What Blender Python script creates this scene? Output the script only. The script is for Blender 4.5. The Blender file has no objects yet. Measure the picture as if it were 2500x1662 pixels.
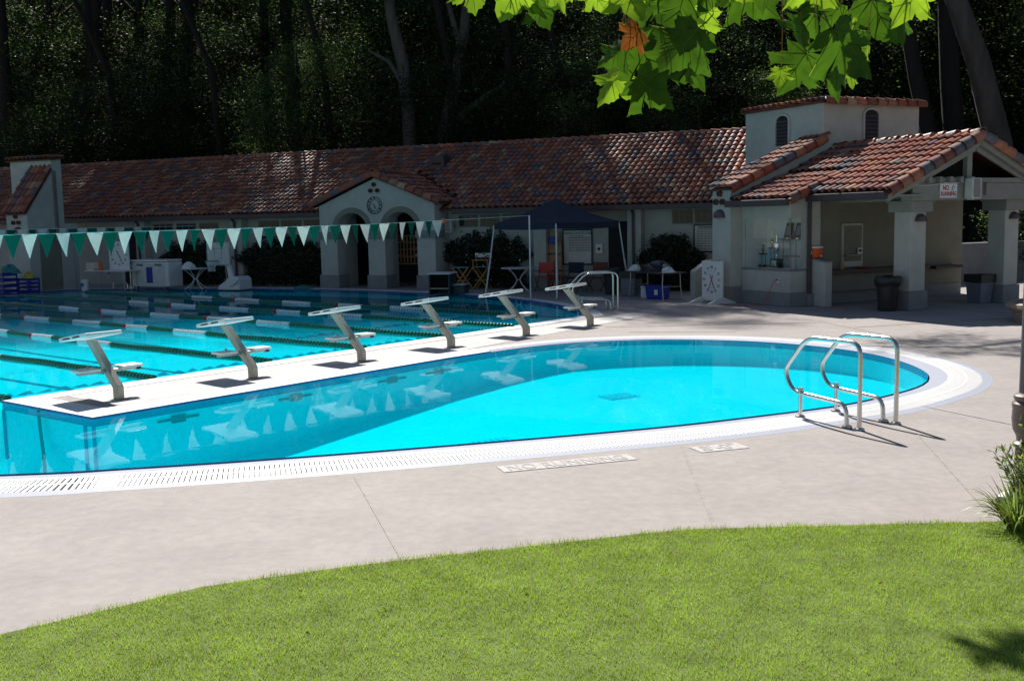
import bpy, bmesh, math, random
import numpy as np
from mathutils import Vector as V, Matrix
R = math.radians
sc = bpy.context.scene
COL = sc.collection

# ---------------------------------------------------------------- camera, sky, sun, exposure
cam_d = bpy.data.cameras.new('camera')
cam_d.sensor_width = 36.0; cam_d.lens = 37.14; cam_d.clip_start = 0.05; cam_d.clip_end = 600
cam = bpy.data.objects.new('camera', cam_d); COL.objects.link(cam)
PIT, ROL = 0.11436, -0.02023
fw = V((0, math.cos(PIT), -math.sin(PIT))); up0 = V((0, math.sin(PIT), math.cos(PIT))); r0 = V((1, 0, 0))
rt = r0*math.cos(ROL) + up0*math.sin(ROL); upv = -r0*math.sin(ROL) + up0*math.cos(ROL)
cm = Matrix((rt, upv, -fw)).transposed().to_4x4(); cm.translation = V((0, 0, 2.2387))
cam.matrix_world = cm
sc.camera = cam

SUN_AZ, SUN_EL = 12.5, 45.0          # degrees west of the +y axis, above the horizon
sd = V((-math.sin(R(SUN_AZ))*math.cos(R(SUN_EL)), math.cos(R(SUN_AZ))*math.cos(R(SUN_EL)), math.sin(R(SUN_EL))))
w = bpy.data.worlds.new('World'); sc.world = w; w.use_nodes = True
wn = w.node_tree.nodes; wl = w.node_tree.links
for n in list(wn): wn.remove(n)
sky = wn.new('ShaderNodeTexSky'); sky.sky_type = 'NISHITA'; sky.sun_disc = False
sky.sun_elevation = R(SUN_EL); sky.sun_rotation = R(-SUN_AZ); sky.altitude = 200; sky.air_density = 1.0; sky.dust_density = 0.6; sky.ozone_density = 1.2
bg = wn.new('ShaderNodeBackground'); bg.inputs['Strength'].default_value = 0.051
wo = wn.new('ShaderNodeOutputWorld'); wl.new(sky.outputs[0], bg.inputs[0]); wl.new(bg.outputs[0], wo.inputs[0])
sun_d = bpy.data.lights.new('sun', 'SUN'); sun_d.energy = 5.0; sun_d.angle = R(0.55); sun_d.color = (1.0, 0.955, 0.89)
sun = bpy.data.objects.new('sun', sun_d); COL.objects.link(sun); sun.location = (-8, 40, 42)
sun.rotation_euler = (-sd).to_track_quat('-Z', 'Y').to_euler()
sc.view_settings.view_transform = 'Standard'; sc.view_settings.look = 'None'
sc.view_settings.exposure = 0.4; sc.view_settings.gamma = 1.0; sc.view_settings.use_curve_mapping = False
sc.render.engine = 'CYCLES'
cy = sc.cycles
cy.use_denoising = True; cy.max_bounces = 8; cy.transparent_max_bounces = 16; cy.diffuse_bounces = 4; cy.glossy_bounces = 4; cy.transmission_bounces = 6
cy.sample_clamp_indirect = 6.0; cy.caustics_reflective = False; cy.caustics_refractive = False

# ---------------------------------------------------------------- helpers
class MB:
    def __init__(s): s.v = []; s.f = []; s.m = []
    def add(s, vs, fs, mi=0):
        o = len(s.v); s.v += [tuple(q) for q in vs]
        for f in fs: s.f.append([i+o for i in f]); s.m.append(mi)
        return s
    def box(s, x0, x1, y0, y1, z0, z1, mi=0):
        return s.add([(x0,y0,z0),(x1,y0,z0),(x1,y1,z0),(x0,y1,z0),(x0,y0,z1),(x1,y0,z1),(x1,y1,z1),(x0,y1,z1)],
                     [(3,2,1,0),(4,5,6,7),(0,1,5,4),(1,2,6,5),(2,3,7,6),(3,0,4,7)], mi)
    def beam(s, p, q, wd, ht, mi=0, up=(0,0,1)):
        p, q = V(p), V(q); d = (q-p).normalized(); u = V(up)
        sx = d.cross(u)
        if sx.length < 1e-4: sx = d.cross(V((1,0,0)))
        sx.normalize(); u = sx.cross(d)
        a, b = sx*wd/2, u*ht/2
        return s.add([p-a-b,p+a-b,p+a+b,p-a+b,q-a-b,q+a-b,q+a+b,q-a+b], [(0,1,2,3),(7,6,5,4),(0,4,5,1),(1,5,6,2),(2,6,7,3),(3,7,4,0)], mi)
    def tube(s, pts, r, n=8, mi=0, cap=True):
        pts = [V(p) for p in pts]; k = len(pts)
        rs = r if isinstance(r, (list, tuple)) else [r]*k
        t0 = (pts[1]-pts[0]).normalized(); ref = V((0,0,1)) if abs(t0.z) < .9 else V((1,0,0))
        a = t0.cross(ref).normalized(); vs = []; fs = []
        for i in range(k):
            t = ((pts[min(i+1,k-1)]-pts[max(i-1,0)])).normalized()
            a = (a - t*a.dot(t)).normalized(); b = t.cross(a)
            for j in range(n):
                g = 2*math.pi*j/n; vs.append(pts[i] + (a*math.cos(g)+b*math.sin(g))*rs[i])
        for i in range(k-1):
            for j in range(n):
                j2 = (j+1) % n; fs.append((i*n+j, i*n+j2, (i+1)*n+j2, (i+1)*n+j))
        if cap: fs.append(tuple(range(n))[::-1]); fs.append(tuple((k-1)*n+j for j in range(n)))
        return s.add(vs, fs, mi)
    def lathe(s, prof, n=20, c=(0,0,0), mi=0, sx=1, sy=1):
        vs = []; fs = []; k = len(prof)
        for r, z in prof:
            for j in range(n):
                g = 2*math.pi*j/n; vs.append((c[0]+r*sx*math.cos(g), c[1]+r*sy*math.sin(g), c[2]+z))
        for i in range(k-1):
            for j in range(n):
                j2 = (j+1) % n; fs.append((i*n+j, i*n+j2, (i+1)*n+j2, (i+1)*n+j))
        fs.append(tuple(range(n))[::-1]); fs.append(tuple((k-1)*n+j for j in range(n)))
        return s.add(vs, fs, mi)
    def prism(s, poly, z0, z1, mi=0):                    # polygon in x,y (counter-clockwise)
        n = len(poly)
        return s.add([(x,y,z0) for x,y in poly]+[(x,y,z1) for x,y in poly],
                     [tuple(range(n))[::-1], tuple(range(n,2*n))]+[(i,(i+1)%n,n+(i+1)%n,n+i) for i in range(n)], mi)
    def prism_y(s, poly, y0, y1, mi=0):                  # polygon in x,z, counter-clockwise seen from -y
        n = len(poly)
        return s.add([(x,y0,z) for x,z in poly]+[(x,y1,z) for x,z in poly],
                     [tuple(range(n)), tuple(range(n,2*n))[::-1]]+[((i+1)%n,i,n+i,n+(i+1)%n) for i in range(n)], mi)
    def prism_x(s, poly, x0, x1, mi=0):                  # polygon in y,z
        n = len(poly)
        return s.add([(x0,y,z) for y,z in poly]+[(x1,y,z) for y,z in poly],
                     [tuple(range(n))[::-1], tuple(range(n,2*n))]+[(i,(i+1)%n,n+(i+1)%n,n+i) for i in range(n)], mi)
    def build(s, name, mats, parent=None, smooth=False, bevel=0, loc=None, rz=0):
        me = bpy.data.meshes.new(name); me.from_pydata(s.v, [], s.f)
        mats = mats if isinstance(mats, (list, tuple)) else [mats]
        for m in mats: me.materials.append(m)
        if len(mats) > 1: me.polygons.foreach_set('material_index', s.m)
        me.validate()
        if smooth: me.shade_smooth(); me.set_sharp_from_angle(angle=R(38))
        me.update()
        return link(name, me, parent, bevel, loc, rz)
def link(name, me, parent=None, bevel=0, loc=None, rz=0):
    o = bpy.data.objects.new(name, me); COL.objects.link(o)
    if parent: o.parent = parent
    if loc is not None: o.location = loc
    if rz: o.rotation_euler = (0,0,rz)
    if bevel:
        b = o.modifiers.new('bevel', 'BEVEL'); b.width = bevel; b.segments = 2; b.limit_method = 'ANGLE'; b.angle_limit = R(40)
    return o
def tag(o, label, cat, group=None):
    o['label'] = label; o['category'] = cat
    if group: o['group'] = group
    return o
def thing(name, label, cat, loc=(0,0,0), rz=0, group=None):
    o = bpy.data.objects.new(name, None); COL.objects.link(o); o.location = loc; o.rotation_euler = (0,0,rz); o.empty_display_size = .2
    return tag(o, label, cat, group)
def struct(o): o['kind'] = 'structure'; return o
def stuff(o): o['kind'] = 'stuff'; return o
def copy_tree(o, parent=None):
    c = o.copy(); COL.objects.link(c)
    if parent: c.parent = parent
    for ch in list(o.children): copy_tree(ch, c)
    return c
def fast_mesh(name, verts, faces_n, idx, mats, mi=None):
    """numpy mesh: verts (n,3), polygons all with faces_n corners"""
    me = bpy.data.meshes.new(name); nv = len(verts); nf = len(idx)//faces_n
    me.vertices.add(nv); me.vertices.foreach_set('co', np.asarray(verts, np.float32).ravel())
    me.loops.add(len(idx)); me.loops.foreach_set('vertex_index', np.asarray(idx, np.int32))
    me.polygons.add(nf); me.polygons.foreach_set('loop_start', np.arange(0, nf*faces_n, faces_n, dtype=np.int32))
    me.polygons.foreach_set('loop_total', np.full(nf, faces_n, np.int32))
    for m in (mats if isinstance(mats, (list, tuple)) else [mats]): me.materials.append(m)
    if mi is not None: me.polygons.foreach_set('material_index', np.asarray(mi, np.int32))
    me.update(calc_edges=True); return me
def text(s, size, m, parent, loc, rot=(0,0,0), name='lettering', ax='CENTER', ex=.0015, sx=1.0, bold=0):
    c = bpy.data.curves.new(name, 'FONT'); c.body = s; c.size = size; c.align_x = ax; c.align_y = 'CENTER'; c.extrude = ex; c.offset = bold
    c.materials.append(m)
    tmp = bpy.data.objects.new(name, c); COL.objects.link(tmp); bpy.context.view_layer.update()
    me = bpy.data.meshes.new_from_object(tmp.evaluated_get(bpy.context.evaluated_depsgraph_get())); bpy.data.objects.remove(tmp); me.name = name
    o = bpy.data.objects.new(name, me); COL.objects.link(o); o.parent = parent; o.location = loc; o.rotation_euler = rot; o.scale = (sx,1,1)
    return o
UPR = (R(90), 0, 0)     # text standing up, read from -y

def mat(name, col, rough=.6, metal=0, var=.12, scale=6, bump=0, bscale=60, spec=.5, col2=None, coat=0, stretch=None, big=0):
    m = bpy.data.materials.new(name); m.use_nodes = True; nt = m.node_tree; N = nt.nodes; L = nt.links
    b = N['Principled BSDF']; b.inputs['Roughness'].default_value = rough; b.inputs['Metallic'].default_value = metal
    b.inputs['Specular IOR Level'].default_value = spec; b.inputs['Coat Weight'].default_value = coat
    tc = N.new('ShaderNodeTexCoord'); src = tc.outputs['Object']
    if stretch:
        mp = N.new('ShaderNodeMapping'); mp.inputs['Scale'].default_value = stretch; L.new(src, mp.inputs[0]); src = mp.outputs[0]
    ns = N.new('ShaderNodeTexNoise'); ns.inputs['Scale'].default_value = scale; ns.inputs['Detail'].default_value = 6; ns.inputs['Roughness'].default_value = .62
    L.new(src, ns.inputs['Vector'])
    cr = N.new('ShaderNodeValToRGB'); c2 = col2 or col
    cr.color_ramp.elements[0].position = .32; cr.color_ramp.elements[1].position = .68
    cr.color_ramp.elements[0].color = (*[c*(1-var) for c in col], 1); cr.color_ramp.elements[1].color = (*[min(1, c*(1+var)) for c in c2], 1)
    L.new(ns.outputs[0], cr.inputs[0]); out = cr.outputs[0]
    if big:
        n2 = N.new('ShaderNodeTexNoise'); n2.inputs['Scale'].default_value = scale*.13; n2.inputs['Detail'].default_value = 3; L.new(src, n2.inputs['Vector'])
        mr = N.new('ShaderNodeMapRange'); mr.inputs[1].default_value = .3; mr.inputs[2].default_value = .7; mr.inputs[3].default_value = 1-big; mr.inputs[4].default_value = 1+big
        L.new(n2.outputs[0], mr.inputs[0])
        mx = N.new('ShaderNodeMix'); mx.data_type = 'RGBA'; mx.blend_type = 'MULTIPLY'; mx.inputs[0].default_value = 1
        cc = N.new('ShaderNodeCombineColor')
        for i in range(3): L.new(mr.outputs[0], cc.inputs[i])
        L.new(out, mx.inputs[6]); L.new(cc.outputs[0], mx.inputs[7]); out = mx.outputs[2]
    L.new(out, b.inputs['Base Color'])
    if bump:
        nb = N.new('ShaderNodeTexNoise'); nb.inputs['Scale'].default_value = bscale; nb.inputs['Detail'].default_value = 5; L.new(src, nb.inputs['Vector'])
        bp = N.new('ShaderNodeBump'); bp.inputs['Strength'].default_value = bump; bp.inputs['Distance'].default_value = .01
        L.new(nb.outputs[0], bp.inputs['Height']); L.new(bp.outputs[0], b.inputs['Normal'])
    return m
def leaf_mat(name, refl, trans, rough=.45, spec=.35, tw=.5, var=.35, scale=1.2):
    m = bpy.data.materials.new(name); m.use_nodes = True; nt = m.node_tree; N = nt.nodes; L = nt.links
    b = N['Principled BSDF']; b.inputs['Roughness'].default_value = rough; b.inputs['Specular IOR Level'].default_value = spec
    t = N.new('ShaderNodeBsdfTranslucent'); mx = N.new('ShaderNodeMixShader'); mx.inputs[0].default_value = tw
    gm = N.new('ShaderNodeNewGeometry'); ns = N.new('ShaderNodeTexNoise'); ns.inputs['Scale'].default_value = scale; ns.inputs['Detail'].default_value = 4
    L.new(gm.outputs['Position'], ns.inputs['Vector'])
    for c, tgt in ((refl, b.inputs['Base Color']), (trans, t.inputs['Color'])):
        cr = N.new('ShaderNodeValToRGB'); cr.color_ramp.elements[0].position = .3; cr.color_ramp.elements[1].position = .7
        cr.color_ramp.elements[0].color = (*[x*(1-var) for x in c], 1); cr.color_ramp.elements[1].color = (*[min(1, x*(1+var)) for x in c], 1)
        L.new(ns.outputs[0], cr.inputs[0]); L.new(cr.outputs[0], tgt)
    L.new(b.outputs[0], mx.inputs[1]); L.new(t.outputs[0], mx.inputs[2]); L.new(mx.outputs[0], N['Material Output'].inputs['Surface'])
    return m

def schlick(N, L, f0, nrm=None, mx_=1.0):
    """reflectance that is the same from both sides of the surface"""
    lw = N.new('ShaderNodeLayerWeight'); lw.inputs['Blend'].default_value = .5
    if nrm is not None: L.new(nrm, lw.inputs['Normal'])
    pw = N.new('ShaderNodeMath'); pw.operation = 'POWER'; pw.inputs[1].default_value = 5; L.new(lw.outputs['Facing'], pw.inputs[0])
    ma = N.new('ShaderNodeMath'); ma.operation = 'MULTIPLY_ADD'; ma.inputs[1].default_value = mx_-f0; ma.inputs[2].default_value = f0; L.new(pw.outputs[0], ma.inputs[0]); return ma
M = {}
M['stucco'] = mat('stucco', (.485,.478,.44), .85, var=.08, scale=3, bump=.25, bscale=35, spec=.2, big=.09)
M['stucco_warm_shade'] = mat('stucco_warm_shade', (.235,.22,.175), .85, var=.1, scale=2.5, bump=.25, bscale=35, spec=.2, big=.08)  # darker, yellower stucco; on porch walls it holds shade and bounce light
M['trim'] = mat('grey_trim', (.25,.245,.245), .85, var=.1, scale=4, bump=.2, bscale=30, spec=.2)
M['beam'] = mat('painted_beam', (.27,.27,.245), .7, var=.08, scale=5, spec=.3)
M['gutter'] = mat('brown_gutter', (.055,.035,.04), .45, var=.15, scale=4)
M['darkglass'] = mat('dark_glass', (.02,.024,.03), .12, var=.2)
M['dark'] = mat('recess_shade', (.02,.02,.02), .9)  # flat black standing in for shade inside openings and recesses
M['concrete'] = mat('deck_concrete', (.385,.346,.328), .8, var=.085, scale=9, bump=.15, bscale=90, spec=.25, big=.075)
M['concrete2'] = mat('pale_concrete', (.60,.575,.56), .8, var=.14, scale=4, bump=.1, bscale=90, spec=.25, big=.07, stretch=(1,1,1))
M['coping'] = mat('white_coping', (.80,.79,.80), .55, var=.05, scale=9, bump=.08, bscale=70)
M['lip'] = mat('lip_tile_sheen', (.50,.53,.62), .35, var=.1, scale=30, bump=.15, bscale=70)  # lavender sheen of the ribbed bands is put into this colour
M['grate'] = mat('white_grate', (.82,.81,.81), .5, var=.04, scale=10)
M['channel'] = mat('gutter_channel', (.34,.34,.36), .8)
M['sealant'] = mat('joint_sealant', (.33,.30,.27), .8, var=.2, scale=9)
M['white'] = mat('white_plastic', (.78,.78,.77), .4, var=.05, scale=7)
M['dirtywhite'] = mat('worn_white', (.66,.65,.62), .5, var=.12, scale=6)
M['black'] = mat('black_plastic', (.014,.014,.016), .42, var=.3, scale=5)
M['ink'] = mat('dark_ink', (.03,.035,.04), .6)
M['steel'] = mat('brushed_steel', (.62,.60,.57), .26, metal=1, var=.06, scale=20)
M['alu'] = mat('grey_aluminium', (.42,.41,.39), .4, metal=.85, var=.12, scale=10)
M['polegrey'] = mat('pale_pole', (.62,.64,.68), .4, metal=.3, var=.06)
M['blue'] = mat('blue_plastic', (.012,.03,.32), .4, var=.15)
M['red'] = mat('red_plastic', (.55,.03,.02), .45, var=.12)
M['orange'] = mat('orange_plastic', (.75,.10,.02), .45, var=.1)
M['greencloth'] = mat('green_flag', (.004,.20,.155), .6, var=.08, scale=12)
M['whitecloth'] = mat('white_flag', (.72,.76,.74), .6, var=.06, scale=12)
M['ropegreen'] = mat('green_float', (.006,.17,.10), .2, var=.15, scale=12)
M['ropewhite'] = mat('white_float', (.82,.82,.82), .25, var=.05, scale=12)
M['ropered'] = mat('red_float', (.5,.02,.03), .35, var=.1)
M['navy'] = mat('navy_canvas', (.009,.018,.045), .75, var=.12, scale=5)
M['tealbox'] = mat('dark_green_paint', (.008,.045,.05), .45, var=.15, scale=5)
M['wood'] = mat('chair_wood', (.42,.19,.05), .5, var=.2, scale=4, stretch=(8,8,1))
M['tanboard'] = mat('tan_board', (.45,.24,.11), .5, var=.12, scale=5)
M['yellow'] = mat('yellow_foam', (.55,.45,.04), .6, var=.12)
M['tealfoam'] = mat('teal_foam', (.02,.20,.20), .6, var=.12)
M['gold'] = mat('trophy_gold', (.75,.55,.18), .2, metal=1)
M['silver'] = mat('trophy_silver', (.72,.75,.75), .16, metal=1)
M['tubeblue'] = mat('trophy_column_blue', (.06,.30,.40), .25, metal=.6)
M['bark'] = mat('grey_bark', (.10,.092,.085), .9, var=.3, scale=5, bump=.9, bscale=14, stretch=(1,1,.25))
M['barkmid'] = mat('brown_grey_bark', (.062,.055,.052), .9, var=.4, scale=4, bump=1.0, bscale=9, stretch=(1,1,.2))
M['barkdark'] = mat('dark_bark', (.014,.012,.011), .9, var=.35, scale=5, bump=.9, bscale=14, stretch=(1,1,.25))
M['soil'] = mat('soil', (.06,.045,.03), .95, var=.3, scale=3)
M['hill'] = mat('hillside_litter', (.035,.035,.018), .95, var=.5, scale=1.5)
M['rust'] = mat('dark_vent_clay', (.16,.045,.03), .7, var=.2)
M['sconce'] = mat('sconce_metal', (.11,.075,.09), .5, metal=.3, var=.2)
M['stone'] = mat('bench_stone', (.33,.25,.19), .55, var=.18, scale=5, bump=.2, bscale=40)
M['iron'] = mat('lamp_post_paint', (.16,.125,.12), .4, metal=.4, var=.15, scale=6)
M['grey'] = mat('grey_plastic', (.16,.18,.22), .5, var=.1)
TILEC = [(.31,.092,.058),(.40,.15,.085),(.22,.078,.055),(.13,.115,.13),(.42,.26,.165),(.35,.16,.11),(.19,.10,.088)]
TILEW = [6,5,4,3.2,1.1,3,3]
TM = [mat('clay_tile', c, .5, var=.25, scale=9, bump=.12, bscale=30, spec=.28) for c in TILEC]
M['ridge'] = mat('ridge_tile', (.34,.10,.055), .65, var=.3, scale=3, bump=.15, bscale=30)
M['pan'] = mat('tile_pan', (.12,.045,.032), .8, var=.25, scale=6)
LF = dict(
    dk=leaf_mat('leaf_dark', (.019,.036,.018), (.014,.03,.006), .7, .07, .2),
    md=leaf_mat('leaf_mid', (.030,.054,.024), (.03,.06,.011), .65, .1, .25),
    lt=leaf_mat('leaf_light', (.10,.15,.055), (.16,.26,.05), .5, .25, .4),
    hd=leaf_mat('hedge_leaf', (.016,.034,.012), (.025,.05,.01), .4, .5, .3),
    hd2=leaf_mat('hedge_leaf_pale', (.03,.055,.02), (.05,.09,.02), .4, .5, .3),
    syc=leaf_mat('sycamore_leaf', (.05,.10,.016), (.25,.41,.02), .5, .3, .6, var=.3, scale=9),
    syd=leaf_mat('sycamore_leaf_deep', (.025,.055,.010), (.06,.14,.008), .5, .3, .55, var=.35, scale=9),
    sybr=leaf_mat('sycamore_leaf_brown', (.10,.04,.015), (.24,.075,.015), .6, .2, .55, var=.3, scale=14),
    vein=leaf_mat('leaf_vein', (.14,.20,.05), (.34,.46,.07), .5, .3, .5, var=.05),
    strap=leaf_mat('strap_leaf', (.20,.29,.07), (.36,.48,.09), .4, .4, .45, var=.3, scale=14),
    strapy=leaf_mat('strap_leaf_dry', (.32,.24,.07), (.35,.24,.06), .5, .3, .35, var=.2, scale=14))
M['greencloth'] = leaf_mat('green_flag', (.004,.17,.13), (.004,.20,.15), .6, .2, .5, var=.08, scale=4)
M['whiteflag'] = leaf_mat('white_flag', (.74,.76,.74), (.74,.76,.72), .6, .2, .5, var=.05, scale=4)
# ---------------------------------------------------------------- ground, pool
rng = random.Random(11)
def catmull(pts, step=.22):
    P = [V((*p, 0)) for p in pts]; P = [P[0]*2-P[1]] + P + [P[-1]*2-P[-2]]; out = []
    for i in range(1, len(P)-2):
        a, b, c, d = P[i-1], P[i], P[i+1], P[i+2]; k = max(1, int((c-b).length/step))
        for j in range(k):
            t = j/k; t2, t3 = t*t, t*t*t
            q = .5*((2*b)+(c-a)*t+(2*a-5*b+4*c-d)*t2+(3*b-a-3*c+d)*t3); out.append((q.x, q.y))
    out.append((P[-2].x, P[-2].y)); return out
def straight(a, b, step=.5):
    k = max(1, int(math.hypot(b[0]-a[0], b[1]-a[1])/step)); return [(a[0]+(b[0]-a[0])*i/k, a[1]+(b[1]-a[1])*i/k) for i in range(k)]
PA, PB, PE, PF = (-5.01,12.40), (-6.74,13.78), (1.73,24.30), (-16.2,38.75)
S1 = catmull([(-20,12),(-15,10.2),(-9,9.45),(-4.78,9.62),(-3.64,9.78),(-2.23,10.09),(-.44,10.58),(1.5,11.2),(2.76,11.75),(3.93,12.36),(4.86,13.12),(5.37,13.69),(5.68,14.27),
              (5.86,14.95),(5.89,15.96),(5.71,16.9),(5.25,17.83),(4.39,18.72),(3.15,19.30),(2.1,19.36),(1.1,19.12),(.1,18.45),(-1.02,17.29)])
nS1 = len(S1)-1
S2 = catmull([PE,(1.78,25.1),(1.57,26.2),(.97,28.2),(-.66,31.2),(-2.53,33.0),(-5.21,35.15),(-7.45,36.45),(-10.35,37.55),(-14.36,38.5),PF], .4)
OUT = S1[:-1] + straight((-1.02,17.29), PA) + straight(PA, PB) + straight(PB, PE) + S2[:-1] + straight(PF, (-25,28)) + catmull([(-25,28),(-27,24),(-25.5,17),(-20,12)], .6)[:-1]
nO = len(OUT)
def width(i):
    x, y = OUT[i]
    if i < nS1:
        f = i/nS1
        if f < .62: return .95
        return .95 - (.95-.42)*min(1, (f-.62)/.3)
    if y > 24.5: return .32
    return .42
def normals():
    out = []
    for i in range(nO):
        a, b, c = V(OUT[i-1]), V(OUT[i]), V(OUT[(i+1) % nO])
        e1 = (b-a).normalized(); e2 = (c-b).normalized(); n1, n2 = V((e1.y,-e1.x)), V((e2.y,-e2.x))
        n = (n1+n2).normalized(); n = n / max(.62, n.dot(n1)); out.append(n)
    return out
NRM = normals(); WID = [width(i) for i in range(nO)]
def off(i, f, extra=0):
    i %= nO; n = NRM[i]; d = WID[i]*f+extra; return (OUT[i][0]+n.x*d, OUT[i][1]+n.y*d)
def strip(name, rng_i, f0, f1, z0, z1, m, parent=None, e0=0, e1=0):
    vs = []; fs = []
    idx = list(rng_i)
    for i in idx:
        a = off(i, f0, e0); b = off(i, f1, e1); vs += [(*a, z0), (*b, z1)]
    for k in range(len(idx)-1): fs.append((2*k+1, 2*k+3, 2*k+2, 2*k)[::-1])
    mb = MB(); mb.add(vs, fs); return mb.build(name, m, parent, smooth=True)
def fill(name, loops, z, m, parent=None):
    bm = bmesh.new(); ed = []
    for lp in loops:
        vs = [bm.verts.new((x, y, z)) for x, y in lp]
        for i in range(len(vs)): ed.append(bm.edges.new((vs[i], vs[(i+1) % len(vs)])))
    bmesh.ops.triangle_fill(bm, use_beauty=True, use_dissolve=False, edges=ed, normal=(0,0,1))
    for f in bm.faces:
        if f.normal.z < 0: f.normal_flip()
    me = bpy.data.meshes.new(name); bm.to_mesh(me); bm.free(); me.materials.append(m); return link(name, me, parent)
ALLI = list(range(nO))+[0]
NEAR = list(range(0, int(nS1*.985)))
hole = [off(i, 1) for i in range(nO)]
deck = struct(fill('pool_deck', [[(-48,-9),(34,-9),(34,50),(-48,50)], hole], 0, M['concrete']))
# the pale slab of the peninsula that carries the starting blocks, laid over the deck
U = V((.6359,.7718)); NB = V((-.7718,.6359)); B0 = V((-5.1483,13.6342))
pen = []
for s_, m_ in ((-.25,-.44),(6.2,-.44),(13.6,.2),(13.6,.86),(-.25,.86)):
    pen.append(tuple(B0+U*s_+NB*m_))
fill('peninsula_slab', [pen], .004, M['concrete2'], deck)

# joints in the deck
def joint(a, b, wd=.03):
    mb = MB(); mb.beam((*a, .003), (*b, .003), wd, .004); mb.build('expansion_joint', M['sealant'], deck)
joint((-1.42,9.16), (-.70,6.6), .018); joint((1.64,10.14), (1.42,7.2), .03); joint((4.07,10.47), (3.5,7.6), .016); joint((4.72,12.0), (5.6,9.9), .02)
joint((6.7,20.5), (14,22.9), .025); joint((1.9,21.5), (6.4,21.6), .02); joint((6.4,21.6), (7.0,18.0), .02); joint((2.3,20.5), (4.3,20.1), .02)
# kerbs and grating round the water
lip = struct(strip('pool_lip', NEAR, .02, .32, -.035, .002, M['lip']))
strip('white_nosing', NEAR, .32, .40, .002, .004, M['coping'], lip)
strip('outer_band', NEAR, .86, 1.0, .004, .001, M['lip'], lip, 0, .02)
strip('gutter_channel', NEAR, .38, .88, -.035, -.035, M['channel'], lip)
mb = MB()
acc = 0.0
for k in range(len(NEAR)-1):
    i, j = NEAR[k], NEAR[k+1]; a, b = V(OUT[i]), V(OUT[j]); L_ = (b-a).length
    if a.x < -9.2: continue
    n = 0
    while acc < L_:
        t = acc/L_
        p0 = V(off(i,.395)).lerp(V(off(j,.395)), t); p1 = V(off(i,.865)).lerp(V(off(j,.865)), t)
        mb.beam((*p0, -.004), (*p1, -.004), .036, .018); acc += .045
    acc -= L_
stuff(mb.build('grate_bars', M['grate'], lip))
strip('grate_rail', NEAR, .60, .64, .0065, .0065, M['grate'], lip)
cop = struct(strip('pool_coping', list(range(NEAR[-1], nO))+[0], 0, 1.0, -.004, .004, M['coping'], None, 0, .004))
# pool walls, tile band, floor
M['plaster'] = mat('pool_plaster', (.60,.93,.98), .7, var=.06, scale=7, big=.04, spec=.2)  # plaster mottling, raised to stand in for ripple light
def tile_mat():
    m = bpy.data.materials.new('waterline_tile'); m.use_nodes = True; N = m.node_tree.nodes; L = m.node_tree.links; b = N['Principled BSDF']
    tc = N.new('ShaderNodeTexCoord'); vo = N.new('ShaderNodeTexVoronoi'); vo.inputs['Scale'].default_value = 22; cr = N.new('ShaderNodeValToRGB')
    cr.color_ramp.elements[0].color = (.012,.05,.22,1); cr.color_ramp.elements[1].color = (.04,.13,.40,1)
    L.new(tc.outputs['Object'], vo.inputs['Vector']); L.new(vo.outputs['Color'], cr.inputs[0]); L.new(cr.outputs[0], b.inputs['Base Color']); b.inputs['Roughness'].default_value = .25
    return m
M['wtile'] = tile_mat()
walls = struct(strip('pool_wall', ALLI, 0, 0, -.12, -1.6, M['plaster'], None, .0, .0))
strip('waterline_tiles', ALLI[NEAR[-1]:], 0, 0, -.004, -.125, M['wtile'], walls, -.004, -.004); strip('waterline_tiles', NEAR, 0, 0, -.02, -.125, M['wtile'], walls, -.004, -.004)
nx, ny = 120, 110
X, Y = np.meshgrid(np.linspace(-30, 8, nx), np.linspace(7, 41, ny))
mm = (X-B0.x)*NB.x + (Y-B0.y)*NB.y
dn = np.interp(X, [-8,-5,-3,-1,1,6], [1.0,.96,.84,.64,.49,.42]); dr = np.full_like(X, .34)
t = np.clip((mm+.6)/1.2, 0, 1); al = (X-B0.x)*U.x+(Y-B0.y)*U.y
q_ = np.clip((-.3-al)/.6, 0, 1)*np.clip((3.0-mm)/1.5, 0, 1); Z = -((dn*(1-t)+dr*t)*(1-q_)+1.15*q_)
vv = np.stack([X.ravel(), Y.ravel(), Z.ravel()], 1)
ii = np.arange(nx*ny).reshape(ny, nx); q = np.stack([ii[:-1,:-1], ii[:-1,1:], ii[1:,1:], ii[1:,:-1]], -1).reshape(-1)
fl = link('pool_floor', fast_mesh('pool_floor', vv, 4, q, M['plaster'])); struct(fl)
def floor_z(x, y):
    m_ = (x-B0.x)*NB.x+(y-B0.y)*NB.y; t = min(1, max(0, (m_+.6)/1.2)); return -(float(np.interp(x, [-8,-5,-3,-1,1,6], [1.0,.96,.84,.64,.49,.42]))*(1-t)+.34*t)
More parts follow.
